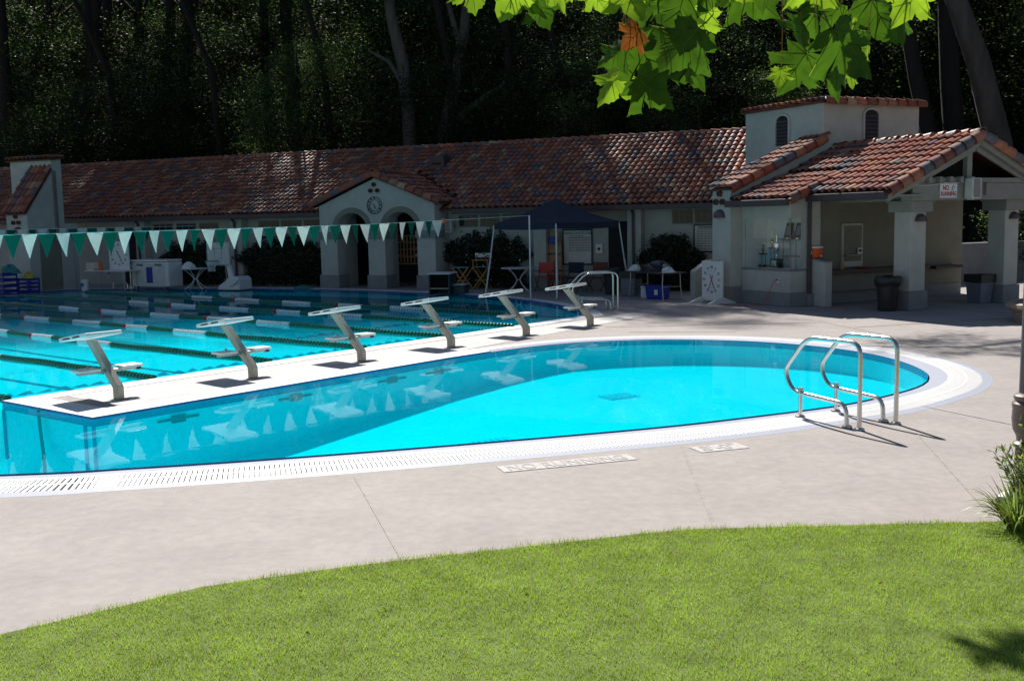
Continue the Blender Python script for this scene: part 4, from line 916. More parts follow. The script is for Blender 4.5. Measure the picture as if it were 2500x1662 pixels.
# director chairs
def director_chair(label, loc, rz, back=True):
    t_ = thing('director_chair', label, 'chair', loc, rz, 'tall wooden director chairs')
    for y in (-.22,.22):
        for sg in (-1,1): mb = MB(); mb.beam((-.27*sg,y+sg*.012,0),(.27*sg,y+sg*.012,.72), .03, .045); mb.build('leg', M['wood'], t_)
        bx('arm_rail', M['wood'], t_, -.28,.28,y-.025,y+.025,.93,.955) if back else None
        if back:
            for x in (-.24,.24): bx('arm_post', M['wood'], t_, x-.015,x+.015,y-.015,y+.015,.72,.93)
    bx('foot_rest', M['wood'], t_, -.2,.2,-.25,-.22,.28,.31); bx('seat', M['tubeblue'], t_, -.27,.27,-.22,.22,.715,.735)
    if back:
        for x in (-.26,.26): bx('back_post', M['wood'], t_, x-.014,x+.014,.2,.23,.93,1.16)
        bx('back_rest', M['polegrey'], t_, -.28,.28,.195,.215,1.02,1.16)
director_chair('tall wooden director chair without its back, by the flowering hedge', (-1.55,34.25,0), R(-20), False)
director_chair('tall wooden director chair with pale back cloth, by the flowering hedge', (-.92,34.35,0), R(-14))
# pop-up canopy
CC = V((1.385,31.49,0)); E1 = V((-.67,.742,0)); E2 = V((.742,.67,0)); CAN = math.atan2(E2.y, E2.x)
cn = thing('pop_up_canopy', 'navy pop-up canopy on slanted white legs in front of the bathhouse', 'canopy', CC, CAN)
hh, hb = 1.32, 1.52
mb = MB(); vs = []; n = 10
cr4 = [(-hh,-hh),(hh,-hh),(hh,hh),(-hh,hh)]
for k in range(4):
    a_, b_ = V((*cr4[k],0)), V((*cr4[(k+1)%4],0)); vs = []; fs = []
    for i in range(n+1):
        f = i/n; z = 2.12+(2.82-2.12)*(f**1.08) - .05*math.sin(math.pi*f)
        for j in range(n+1):
            p = a_.lerp(b_, j/n)*(1-f); vs.append((p.x, p.y, z-.035*math.sin(math.pi*j/n)*(1-f)))
    for i in range(n):
        for j in range(n): fs.append((i*(n+1)+j, i*(n+1)+j+1, (i+1)*(n+1)+j+1, (i+1)*(n+1)+j))
    mb.add(vs, fs)
mb.build('canopy_top', M['navy'], cn, smooth=True)
mb = MB()
for k in range(4):
    a_, b_ = V((*cr4[k],0)), V((*cr4[(k+1)%4],0)); vs = []; fs = []
    for j in range(n+1):
        p = a_.lerp(b_, j/n); o_ = V((p.x,p.y,0)).normalized()*.012*math.sin(j*2.3); d_ = .035*math.sin(math.pi*j/n); vs += [(p.x,p.y,2.125-d_),(p.x+o_.x,p.y+o_.y,1.94-d_*.7)]
    for j in range(n): fs.append((2*j,2*j+1,2*j+3,2*j+2))
    mb.add(vs, fs)
mb.build('valance', M['navy'], cn, smooth=True)
for sx, sy in ((-1,-1),(-1,1),(1,-1),(1,1)):
    mb = MB(); mb.tube([(sx*hb,sy*hb,.02),(sx*(hb*.45+hh*.55),sy*(hb*.45+hh*.55),1.0)], .026, 8); mb.tube([(sx*(hb*.45+hh*.55),sy*(hb*.45+hh*.55),1.0),(sx*(hh-.02),sy*(hh-.02),2.1)], .020, 8); mb.build('leg', M['polegrey'], cn, smooth=True)
    mb = MB(); mb.box(sx*hb-.06,sx*hb+.06,sy*hb-.06,sy*hb+.06,.0,.02); mb.build('foot_plate', M['alu'], cn)
    mb = MB(); mb.beam((sx*(hh-.03),sy*(hh-.03),2.05),(0,0,2.62), .025, .03); mb.build('roof_strut', M['alu'], cn)
mb = MB(); mb.tube([(0,0,2.3),(0,0,2.78)], .02, 8); mb.build('centre_post', M['alu'], cn)
# rescue board, notice boards
rb_ = thing('rescue_board', 'tan rescue backboard with blue head block leaning beside the notice board', 'rescue board', wing(8.38,.80), WA)
mb = MB(); mb.prism_y([(-.17,.02),(.17,.02),(.24,.5),(.22,1.3),(.15,1.82),(-.15,1.82),(-.22,1.3),(-.24,.5)], -.03, .03); mb.build('board', M['tanboard'], rb_, bevel=.012)
bx('head_block', M['blue'], rb_, -.15,.13,-.13,-.031,1.42,1.66, bevel=.02); bx('strap', M['black'], rb_, -.225,.225,-.045,-.031,1.08,1.13); bx('strap', M['black'], rb_, -.235,.235,-.045,-.031,.55,.60); bx('red_pad', M['red'], rb_, -.2,.2,-.10,-.031,.30,.44, bevel=.02)
def notice(name, label, s0, s1, z0, z1, cols, rows, head=None, sub=None, gx0=.2, gz0=.1, gz1=.72):
    t_ = thing(name, label, 'notice board', wing((s0+s1)/2,.985,0), WA); wd = s1-s0
    bx('frame', M['tealbox'], t_, -wd/2, wd/2, -.03, 0, z0, z1, bevel=.006); bx('sheet', M['dirtywhite'], t_, -wd/2+.05, wd/2-.05, -.036, -.03, z0+.05, z1-.05)
    hh_ = z1-z0
    if head: text(head, hh_*.085, M['tealbox'], t_, (0,-.038,z1-.05-hh_*.07), UPR, bold=.001, sx=.82); text(sub, hh_*.05, M['ink'], t_, (0,-.038,z1-.05-hh_*.15), UPR)
    else: bx('title_bar', M['ink'], t_, -wd*.33, wd*.33, -.0385, -.036, z1-.05-hh_*.065, z1-.05-hh_*.03)
    M_ = MB()
    for r_ in range(rows):
        for c_ in range(cols):
            x0 = -wd/2+wd*gx0+(wd*(.94-gx0))*c_/cols; x1 = x0+(wd*(.94-gx0))/cols*.86; zt_ = z0+hh_*gz1-(hh_*(gz1-gz0))*r_/rows; M_.box(x0,x1,-.0385,-.036,zt_-hh_*(gz1-gz0)/rows*.62,zt_)
    M_.build('printed_table', M['paintgrey'], t_)
notice('notice_board', 'green-framed schedule board with printed table under the canopy', 8.58, 9.60, .74, 1.88, 7, 6, 'ORINDA COUNTRY CLUB', 'POOL SCHEDULE', .22, .36, .78)
notice('notice_board', 'green-framed records board with printed grid beside the pillar', 12.84, 13.75, 1.12, 1.97, 7, 9, None, None, .12, .08, .86)
dp = thing('wall_dispenser', 'small white dispenser on the wall right of the schedule board', 'dispenser', wing(9.83,.99,1.1), WA); bx('box', M['white'], dp, -.11,.11,-.09,0,0,.31, bevel=.02); mb = MB(); mb.lathe([(.005,-.004),(.05,-.003),(.05,.003)], 16); mb.v = [(x,-.094+z,.15+y) for x,y,z in mb.v]; mb.build('lens', M['ink'], dp)
ls = thing('loudspeaker', 'pale wall loudspeaker on the bathhouse by the pavilion corner', 'speaker', wing(4.72,.55,2.05), WA); bx('cabinet', M['dirtywhite'], ls, -.12,.12,-.1,.1,-.22,.22, bevel=.02); bx('grille', M['beam'], ls, -.1,.1,-.108,-.1,-.19,.19); bx('bracket', M['alu'], ls, -.02,.02,.1,.45,-.02,.02)
# folding chairs and bench under the canopy
def camp_chair(label, loc, rz, m):
    t_ = thing('camp_chair', label, 'chair', loc, rz, 'chairs under the canopy')
    bx('seat', M[m], t_, -.24,.24,-.22,.22,.40,.43, bevel=.01); bx('back_rest', M[m], t_, -.24,.24,.20,.23,.55,.88, bevel=.01)
    for x in (-.25,.25):
        for y0, y1, z1 in ((-.24,.22,.42),(.24,-.22,.42)): mb = MB(); mb.tube([(x,y0,0),(x,y1,z1)], .012, 6); mb.build('leg', M['black'], t_)
        mb = MB(); mb.tube([(x,.22,.40),(x,.25,.90)], .012, 6); mb.build('back_post', M['black'], t_); bx('arm', M['black'], t_, x-.03,x+.03,-.2,.24,.62,.64)
camp_chair('red folding chair in front of the tan rescue board', (1.05,32.6,0), R(-20), 'red')
camp_chair('navy folding chair in front of the schedule board', (1.9,32.3,0), R(-30), 'navy')
camp_chair('dark red folding chair beside the schedule board under the canopy', (2.6,32.0,0), R(-35), 'rust')
# cans and folding table right of the canopy
def square_can(label, loc, rz, m, h=.66, bag=True):
    t_ = thing('trash_can', label, 'trash can', loc, rz, 'square trash cans')
    mb = MB(); a, b = .19, .235; mb.add([(-a,-a,0),(a,-a,0),(a,a,0),(-a,a,0),(-b,-b,h),(b,-b,h),(b,b,h),(-b,b,h)], [(3,2,1,0),(0,1,5,4),(1,2,6,5),(2,3,7,6),(3,0,4,7)]); mb.build('bin', M[m], t_, bevel=.015)
    mb = MB(); b2 = b+.02; mb.add([(-b2,-b2,h-.16),(b2,-b2,h-.15),(b2,b2,h-.17),(-b2,b2,h-.15),(-b2,-b2,h+.03),(b2,-b2,h+.035),(b2,b2,h+.03),(-b2,b2,h+.035),(-.1,-.1,h-.1),(.1,-.1,h-.1),(.1,.1,h-.1),(-.1,.1,h-.1)], [(0,1,5,4),(1,2,6,5),(2,3,7,6),(3,0,4,7),(4,5,9,8),(5,6,10,9),(6,7,11,10),(7,4,8,11),(8,9,10,11)]); mb.build('bag', M['black'], t_, smooth=True)
def round_can(label, loc):
    t_ = thing('trash_can', label, 'trash can', loc, 0, 'round trash cans')
    mb = MB(); mb.lathe([(.20,0),(.245,.62),(.25,.66)], 24); mb.build('bin', M['black'], t_, smooth=True); mb = MB()
    n = 24; vs = []; fs = []
    for i, (r_, z) in enumerate(((.255,.56),(.285,.62),(.30,.70),(.285,.77),(.24,.785),(.19,.74))):
        for j in range(n): g = 2*math.pi*j/n; rr_ = r_*(1+.035*math.sin(5*g+i)+.02*math.sin(9*g)); vs.append((rr_*math.cos(g), rr_*math.sin(g), z+.015*math.sin(3*g+i)))
    for i in range(5):
        for j in range(n): j2=(j+1)%n; fs.append((i*n+j,i*n+j2,(i+1)*n+j2,(i+1)*n+j))
    fs.append(tuple(5*n+j for j in range(n))); mb.add(vs, fs); mb.build('bag', M['black'], t_, smooth=True)
round_can('round black trash can with bag against the porch column', cw(.98,-2.12))
round_can('round black trash can by the canopy leg, next to the grey can', (2.95,30.75,0))
square_can('square grey-blue trash can beside the folding table of clothes', (3.42,30.1,0), R(-30), 'grey')
square_can('square grey trash can with black bag by the far porch column', cw(4.15,-2.0), CA, 'grey')
ft = thing('folding_table', 'dark folding table heaped with clothes beside the fountain wall', 'table', (3.95,28.95,0), R(-62))
bx('table_top', M['gutter'], ft, -.95,.95,-.38,.38,.70,.735, bevel=.008)
for x in (-.75,.75):
    for y in (-.3,.3): mb = MB(); mb.tube([(x*1.08,y*1.05,0),(x,y,.35),(x,y*.95,.70)], .015, 8); mb.build('leg', M['alu'], ft, smooth=True)
    mb = MB(); mb.tube([(x,-.3,.35),(x,.3,.35)], .012, 6); mb.build('leg_brace', M['alu'], ft)
def ont(x, y): c_, s_ = math.cos(R(-62)), math.sin(R(-62)); return (3.95+x*c_-y*s_, 28.95+x*s_+y*c_, .737)
lump('clothes_pile', M['black'], 'heap of dark clothes and bags on the folding table', 'clothes', ont(.05,0), (.62,.30,.22), 4, R(-62))
lump('towel', M['navy'], 'navy towel on top of the heap of clothes', 'towel', (V(ont(.1,.05))+V((0,0,.13))), (.36,.24,.16), 14, R(-50))
lump('towel', M['whitecloth'], 'white and purple towel at the left end of the clothes table', 'towel', ont(-.78,-.12), (.17,.16,.15), 5)
lump('towel', M['polegrey'], 'pale towel hanging over the end of the clothes table by the fountain wall', 'towel', ont(.83,-.16), (.17,.15,.14), 6)
bl_ = thing('storage_bin', 'blue storage bin with white label under the folding table', 'bin', (4.0,28.75,0), R(-20))
mb = MB(); mb.add([(-.27,-.2,0),(.27,-.2,0),(.27,.2,0),(-.27,.2,0),(-.31,-.23,.36),(.31,-.23,.36),(.31,.23,.36),(-.31,.23,.36)], [(3,2,1,0),(4,5,6,7),(0,1,5,4),(1,2,6,5),(2,3,7,6),(3,0,4,7)]); mb.build('tub', M['blue'], bl_, bevel=.02); bx('rim', M['blue'], bl_, -.325,.325,-.245,.245,.345,.375, bevel=.006); bx('label', M['white'], bl_, -.05,.04,-.232,-.212,.12,.26)
wb_ = thing('cool_box', 'small white cool box tucked beside the blue bin', 'box', (3.74,29.0,0), R(-20)); bx('body', M['polegrey'], wb_, -.14,.14,-.16,.16,0,.28, bevel=.02); bx('lid', M['white'], wb_, -.15,.15,-.17,.17,.282,.34, bevel=.02)
# drinking fountain on its own low wall
fw_ = thing('fountain_wall', 'low stucco wall with sloped end carrying a steel drinking fountain', 'wall', (4.86,28.2,0), R(27))
mb = MB(); mb.prism_y([(0,0),(1.3,0),(1.3,1.06),(.48,1.03),(0,.76)], -.1, .12); mb.build('wall', M['stucco'], fw_, bevel=.012)
mb = MB(); mb.lathe([(.04,-.14),(.10,-.08),(.15,0),(.15,.02),(.13,.01),(.03,-.05)], 16, (.42,-.24,.66)); mb.build('basin', M['steel'], fw_, smooth=True); mb = MB(); mb.tube([(.42,-.12,.70),(.42,-.20,.73),(.42,-.25,.70)], .012, 6); mb.build('spout', M['steel'], fw_)

# trophies, cooler, frames
def trophy(label, y, x, h, w_, mtube, top):
    t_ = thing('trophy', label, 'trophy', cw(x, y, .908), CA, 'trophies in the case')
    if top == 'columns':
        bx('base', M['black'], t_, -.06,.06,-w_,w_,0,.06)
        for sy in (-1,1): mb = MB(); mb.tube([(0,sy*(w_-.04),.06),(0,sy*(w_-.04),h*.5)], .022, 10); mb.build('column', mtube, t_, smooth=True)
        bx('riser', M['black'], t_, -.055,.055,-w_,w_,h*.5,h*.5+.03)
        mb = MB(); mb.lathe([(.03,0),(.04,.03),(.018,.06),(.03,.10),(.045,.16),(.03,.20),(.012,.22),(.02,.28),(.028,.33),(.012,.38),(.02,.41),(.014,.45),(.002,.46)], 12, (0,0,h*.5+.03)); mb.v = [(a,b,h*.5+.03+(c-h*.5-.03)*(h*.5-.03)/.46) for a,b,c in mb.v]; mb.build('figure', M['gold'], t_, smooth=True)
    else:
        bx('base', M['black'], t_, -.09,.09,-.13,.13,0,.22); bx('plate', M['silver'], t_, -.094,-.09,-.09,.09,.05,.18)
        mb = MB(); mb.lathe([(.05,.22),(.02,.27),(.018,.34),(.06,.42),(.09,.52),(.085,.60),(.03,.62),(.02,.72),(.035,.78),(.012,.84),(.002,.9)], 16); mb.build('cup', M['silver'], t_, smooth=True)
        for sy in (-1,1): mb = MB(); mb.tube([(0,sy*.07,.46),(0,sy*.13,.52),(0,sy*.09,.60)], .008, 6); mb.build('handle', M['silver'], t_)
trophy('gold trophy on two blue columns, the shorter column trophy in the case', 1.38, .35, .62, .10, M['tubeblue'], 'columns')
trophy('tallest gold trophy on blue columns in the middle of the case', 1.12, .42, .92, .11, M['tubeblue'], 'columns')
trophy('silver cup on a black plinth in the trophy case', .84, .32, .8, .1, None, 'cup')
for y, lab in ((.72,'framed photo on the glass shelf, the one nearer the trophies'),(.36,'framed photo on the glass shelf, the one nearer the corner mullion')):
    f_ = thing('photo_frame', lab, 'frame', cw(.56,y,1.645), CA, 'framed photos in the case'); mb = MB(); mb.add([(-.02,-.12,0),(-.02,.12,0),(.08,.12,.36),(.08,-.12,.36),(.0,-.12,-.005),(.0,.12,-.005),(.1,.12,.355),(.1,-.12,.355)], [(3,2,1,0),(4,5,6,7),(0,1,5,4),(1,2,6,5),(2,3,7,6),(3,0,4,7)]); mb.build('frame', M['black'], f_); mb = MB(); mb.add([(-.006,-.07,.06),(-.006,.07,.06),(.054,.07,.29),(.054,-.07,.29)], [(3,2,1,0)]); mb.v = [(a-.004,b,c) for a,b,c in mb.v]; mb.build('photo', M['grey'], f_)
    bx('stand', M['silver'], f_, -.02,.08,-.05,.05,-.024,-.006)
ol = thing('wall_outlet', 'white outlet with red cord plugged in below the trophy window', 'outlet', cw(-.001,.42,.62), CA); bx('plate', M['white'], ol, -.008,0,-.04,.04,-.06,.06); bx('plug', M['red'], ol, -.05,-.008,-.02,.02,.0,.04)
mb = MB(); mb.tube([cw(-.05,.42,.64),cw(-.09,.46,.60),cw(-.12,.62,.3),cw(-.16,.70,.06),cw(-.22,.75,.01),cw(-.5,.95,.008),cw(-.75,1.5,.008),cw(-.7,1.75,.01)], .008, 6); tag(mb.build('power_cord', M['red'], smooth=True), 'thin red power cord hanging from the outlet to the pace clock', 'cord')
cl_ = thing('drink_cooler', 'orange drink cooler with white lid on the low porch wall', 'cooler', cw(.75,-.06,1.165), CA)
mb = MB(); mb.lathe([(.135,0),(.15,.03),(.165,.22),(.168,.23)], 24); mb.build('barrel', M['orange'], cl_, smooth=True); mb = MB(); mb.lathe([(.175,.231),(.178,.26),(.15,.275),(.02,.28)], 24); mb.build('lid', M['white'], cl_, smooth=True)
mb = MB(); mb.tube(rounded([(-.165,.05,.10),(-.19,.05,.10),(-.19,.05,.17),(-.19,-.05,.17),(-.19,-.05,.10),(-.165,-.05,.10)], .02, 3), .011, 6); mb.build('handle', M['white'], cl_, smooth=True); mb = MB(); mb.tube([(0,-.16,.05),(0,-.2,.05),(0,-.205,.02)], .012, 6); mb.build('tap', M['white'], cl_)
cs = thing('counter_sign', 'small white card on the service window shelf', 'sign', cw(2.42,.16,1.192), CA); bx('card', M['white'], cs, -.07,.07,0,.01,0,.15); bx('print', M['ink'], cs, -.05,.05,-.003,0,.05,.12)
mb = MB(); mb.lathe([(.24,0),(.26,.012),(.25,.02),(.02,.022)], 20); tag(mb.build('tray', M['red'], smooth=True, loc=cw(2.5,.08,.842)), 'red round tray on the dark porch counter', 'tray')
mb = MB(); mb.lathe([(.05,0),(.065,.15),(.06,.15),(.045,.02)], 14); tag(mb.build('paper_cup', M['tanboard'], smooth=True, loc=cw(1.65,.0,.842)), 'brown paper cup on the dark porch counter', 'cup')

# round stone bench, lamp post
fb = thing('stone_fountain', 'round two-tier stone fountain at the edge of the porch shade', 'fountain', (11.05,20.75,0))
mb = MB(); mb.lathe([(1.02,0),(1.06,.20),(1.14,.25),(1.19,.30),(1.18,.37),(1.12,.40),(1.02,.38),(.98,.28),(.5,.26)], 40); mb.build('bowl', M['stone'], fb, smooth=True)
mb = MB(); mb.lathe([(.4,.26),(.42,.42),(.52,.47),(.54,.53),(.49,.56),(.40,.52),(.1,.52)], 32); mb.build('upper_tier', M['stone'], fb, smooth=True)
lp = thing('lamp_post', 'fluted dark iron lamp post rising from the planting beside the lawn', 'lamp post', (3.90,7.86,0))
def flute(mb, prof, n=32):
    vs = []; fs = []
    for r_, z in prof:
        for j in range(n): g = 2*math.pi*j/n; rr_ = r_*(1-.09*(j % 2)); vs.append((rr_*math.cos(g), rr_*math.sin(g), z))
    for i in range(len(prof)-1):
        for j in range(n): j2=(j+1)%n; fs.append((i*n+j,i*n+j2,(i+1)*n+j2,(i+1)*n+j))
    mb.add(vs, fs)
mb = MB(); flute(mb, [(.105,.0),(.10,.15),(.094,.36),(.09,.44)]); mb.build('pedestal', M['iron'], lp, smooth=True)
mb = MB(); mb.lathe([(.09,.44),(.11,.45),(.11,.475),(.085,.49),(.09,.53),(.115,.58),(.125,.66),(.12,.74),(.125,.75),(.125,.78),(.105,.80),(.115,.82),(.115,.84),(.08,.86)], 24); mb.build('collar', M['iron'], lp, smooth=True)
mb = MB(); flute(mb, [(.078,.86),(.070,1.8),(.055,4.2)], 28); mb.build('shaft', M['iron'], lp, smooth=True)
mb = MB(); mb.lathe([(.06,4.2),(.10,4.24),(.06,4.3),(.09,4.38),(.11,4.4)], 20); mb.build('capital', M['iron'], lp, smooth=True)
mb = MB(); mb.lathe([(.10,4.4),(.16,4.52),(.17,4.7),(.12,4.88),(.04,4.94)], 20); mb.build('globe', M['dirtywhite'], lp, smooth=True)
# floats in crates at the left end
def crate(label, loc, rz, m, wx, wy, h):
    t_ = thing('toy_crate', label, 'crate', loc, rz, 'crates of pool toys')
    for x in (-wx,wx):
        for y in (-wy,wy): bx('corner_post', M[m], t_, x-.02,x+.02,y-.02,y+.02,0,h)
    k = 4
    for i in range(k):
        z = h*(i+.35)/k
        for y in (-wy,wy): bx('slat', M[m], t_, -wx,wx,y-.012,y+.012,z,z+h/k*.55)
        for x in (-wx,wx): bx('slat', M[m], t_, x-.012,x+.012,-wy,wy,z,z+h/k*.55)
    bx('floor', M[m], t_, -wx,wx,-wy,wy,.02,.04)
crate('tall blue crate of pool toys beside the chimney pillar', (-17.6,36.35,0), R(-20), 'blue', .5, .3, .78); crate('low blue crate of pool toys at the pool edge', (-16.75,36.75,0), R(-30), 'blue', .25, .22, .55)
for lab, m, x, y, z, d_, sd_ in (('yellow foam float on the tall toy crate','yellow',-17.55,36.35,.7,(.3,.22,.16),21),('teal foam float topping the pile on the toy crate','tealfoam',-17.2,36.4,.72,(.3,.2,.28),22),('pale yellow foam float standing in the low crate','yellow',-16.75,36.75,.45,(.2,.16,.26),23),('blue foam float squeezed in the tall toy crate','blue',-17.85,36.3,.6,(.22,.2,.2),24)): lump('foam_float', M[m], lab, 'foam float', (x,y,z), d_, sd_, 0, 12, 'foam floats in the toy crates', .35)
ps = thing('end_step', 'narrow pale step stand with a yellow board at the far pool end', 'step', (-17.15,35.0,0), R(40)); bx('stand', M['polegrey'], ps, -.16,.16,-.1,.1,0,.42, bevel=.01); bx('board', M['yellow'], ps, -.14,.5,-.12,.12,.422,.455)
pl_ = MB(); pl_.tube([(0,0,0),(-.06,.0,2.35)], .022, 8); tag(pl_.build('umbrella_pole', M['beam'], smooth=True, loc=wing(-8.95,-2.35)), 'thin leaning pole beside the doorway left of the long table', 'pole')
# ---------------------------------------------------------------- vegetation
def leaf_cloud(n, pos, size, seed, mats, wts, flat=.0, asp=.5, out=None):
    """pos (n,3): one folded two-face leaf per position"""
    rg = np.random.default_rng(seed); n = len(pos)
    ax = rg.normal(size=(n,3)); ax[:,2] *= .6; ax /= np.linalg.norm(ax, axis=1, keepdims=True)
    rv = rg.normal(size=(n,3)); rv[:,2] += flat; b = np.cross(ax, rv); b /= np.linalg.norm(b, axis=1, keepdims=True)+1e-9
    s = (size*rg.uniform(.65,1.35,n))[:,None]
    v = np.stack([pos-ax*s*.5, pos+b*s*asp*.5+ax*s*.05, pos+ax*s*.5, pos-b*s*asp*.5+ax*s*.05], 1).reshape(-1,3)
    mi = rg.choice(len(mats), n, p=np.array(wts)/sum(wts))
    return fast_mesh('crown', v, 4, np.arange(n*4), mats, mi)
def crown_pos(seed, rx, ry, rz, nclump, per, cr=.75, shell=.55):
    rg = np.random.default_rng(seed); d = rg.normal(size=(nclump,3)); d /= np.linalg.norm(d, axis=1, keepdims=True)
    r = shell+(1-shell)*rg.random(nclump)**.6; r *= 1+.18*np.sin(d[:,0]*5+seed)*np.cos(d[:,1]*4) + .12*np.sin(d[:,2]*7+seed)
    c = d*r[:,None]*np.array([rx,ry,rz])
    p = c.repeat(per, 0)+rg.normal(size=(nclump*per,3))*np.array([cr,cr,cr*.6])*rg.uniform(.5,1.1,(nclump,1)).repeat(per,0); return p
CM = [(LF['dk'],LF['md'],LF['lt'])]
DM = [LF['dk'],LF['md'],LF['lt']]
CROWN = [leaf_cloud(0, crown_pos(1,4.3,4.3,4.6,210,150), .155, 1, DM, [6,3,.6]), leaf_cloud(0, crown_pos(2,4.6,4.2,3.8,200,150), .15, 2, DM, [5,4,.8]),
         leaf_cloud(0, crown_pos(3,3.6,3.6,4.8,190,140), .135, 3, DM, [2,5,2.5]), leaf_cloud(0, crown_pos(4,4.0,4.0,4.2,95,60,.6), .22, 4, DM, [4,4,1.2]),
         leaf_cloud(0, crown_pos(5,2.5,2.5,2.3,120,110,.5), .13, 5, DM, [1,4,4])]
def trunk_mesh(seed, H_, r0_, lean=(0,0), m='barkdark', limbs=5, zc=None):
    rg = random.Random(seed); mb = MB(); pts = []; n = 9
    for i in range(n):
        f = i/(n-1); pts.append((lean[0]*f+.18*math.sin(f*4+seed)*f, lean[1]*f+.18*math.cos(f*5+seed)*f, H_*f-.3*(i == 0)))
    rs = [r0_*(1.25 if i == 0 else 1)*(1-.72*i/(n-1)) for i in range(n)]; mb.tube(pts, rs, 10)
    for k in range(limbs):
        i = rg.randint(4, n-2); a = rg.uniform(0, 6.28); L_ = rg.uniform(1.6, 3.2); p = V(pts[i]); d = V((math.cos(a), math.sin(a), rg.uniform(.35,.9)))
        mb.tube([p, p+d*L_*.45+V((0,0,.1)), p+d*L_+V((0,0,.25))], [rs[i]*.6, rs[i]*.36, rs[i]*.12], 7)
    me = bpy.data.meshes.new('trunk'); me.from_pydata(mb.v, [], mb.f); me.materials.append(M[m]); me.shade_smooth(); return me
TRK = [trunk_mesh(1,9,.34), trunk_mesh(2,10,.30,(.8,.3)), trunk_mesh(3,8,.26,(-.6,.2)), trunk_mesh(4,22,.36,(.5,0),limbs=7)]
def hill_z(x, y):
    rel = V((x,y,0))-WO; t_ = rel.dot(WN); s_ = rel.dot(WD); b_ = np.interp(s_, [-40,15,24,45], [11.5,11.5,8.5,4]); return max(0, t_-b_)*.44 - .25
TL_ = ['dark dense oak on the slope behind the bathhouse', 'broad dark oak on the slope behind the bathhouse', 'paler bay tree on the slope behind the bathhouse', 'thin-crowned tree on the slope behind the bathhouse', 'low pale bush rising behind the bathhouse roof']
def tree(kind, x, y, zc, sc_, trk=0, trunk=True, label=None, seed=0, tr_scale=None):
    zg = hill_z(x, y); rel = V((x,y,0))-WO; s_ = rel.dot(WD); tt = rel.dot(WN)
    if label is None:
        label = ['dark dense oak','broad dark oak','paler bay tree','thin-crowned tree','low pale bush'][kind] + [' just behind the roof', ' in the second rank up the slope', ' in the third rank up the slope', ' high on the slope'][0 if tt < 17 else 1 if tt < 23.5 else 2 if tt < 31 else 3] + [', beyond the chimney block', ', behind the long roof', ', behind the entrance pavilion', ', behind the canopy', ', behind the tower end', ', beyond the tower'][int(np.searchsorted([-11,-1.5,5,10,17], s_))]
    t_ = thing('hillside_tree' if kind != 4 else 'hillside_bush', label or TL_[kind], 'tree' if kind != 4 else 'bush', (x,y,zg), seed*1.7, 'trees on the hillside' if kind != 4 else 'bushes on the hillside')
    o = bpy.data.objects.new('crown', CROWN[kind]); COL.objects.link(o); o.parent = t_; o.location = (0,0,zc-zg); o.scale = (sc_,sc_,sc_*(.9+.2*math.sin(seed*3.3)))
    if trunk:
        k = TRK[trk]; b = bpy.data.objects.new('trunk', k); COL.objects.link(b); b.parent = t_; hgt = {0:9,1:10,2:8,3:22}[trk]; f = max(.3, (zc-zg)/hgt); b.scale = (min(1.3,f)*1.0, min(1.3,f)*1.0, f)
    return t_
gx_, gy_ = np.meshgrid(np.linspace(-75,75,70), np.linspace(30,140,60)); gz_ = np.array([[hill_z(a,b) for a,b in zip(r1,r2)] for r1,r2 in zip(gx_,gy_)])
gz_ = np.where(gz_ > -.2, gz_+.5*np.sin(gx_*.4)*np.cos(gy_*.33), -.25)
ii = np.arange(70*60).reshape(60,70); q = np.stack([ii[:-1,:-1], ii[:-1,1:], ii[1:,1:], ii[1:,:-1]], -1).reshape(-1)
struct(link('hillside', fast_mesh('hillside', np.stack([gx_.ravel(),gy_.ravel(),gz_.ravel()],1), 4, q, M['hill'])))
rt_ = random.Random(23)
def at_st(s_, t_): p = wing(s_, t_); return p.x, p.y
# rows of trees on the slope, by bathhouse coordinates (along, behind)
sd_ = 0
for s_ in np.arange(-30, 34, 4.3):                       # first row, crowns just above the roof line
    x, y = at_st(s_+rt_.uniform(-.8,.8), 14.5+rt_.uniform(-1,1)); sd_ += 1
    if x > 9: continue
    tree(rt_.choice((0,1,2)), x, y, 7.2+rt_.uniform(-.6,.6), .82+rt_.uniform(-.08,.1), rt_.randint(0,2), seed=sd_)
for s_ in np.arange(-34, 40, 4.6):                       # second row
    x, y = at_st(s_+rt_.uniform(-.8,.8), 20+rt_.uniform(-1.2,1.2)); sd_ += 1
    tree(rt_.choice((0,1,1,2)), x, y, 10.5+rt_.uniform(-.8,1), 1.05+rt_.uniform(-.1,.1), rt_.randint(0,2), seed=sd_)
for s_ in np.arange(-52, 48, 5):                         # third row
    x, y = at_st(s_+rt_.uniform(-.8,.8), 27+rt_.uniform(-1.2,1.2)); sd_ += 1
    tree(rt_.choice((0,1)), x, y, 14.5+rt_.uniform(-.8,1), 1.25, rt_.randint(0,2), seed=sd_)
for s_ in np.arange(-64, 56, 6):                         # last row closes the sky
    x, y = at_st(s_+rt_.uniform(-.8,.8), 37+rt_.uniform(-1.2,1.2)); sd_ += 1
    tree(rt_.choice((0,1)), x, y, 20.5+rt_.uniform(-.8,1), 1.6, rt_.randint(0,2), seed=sd_)
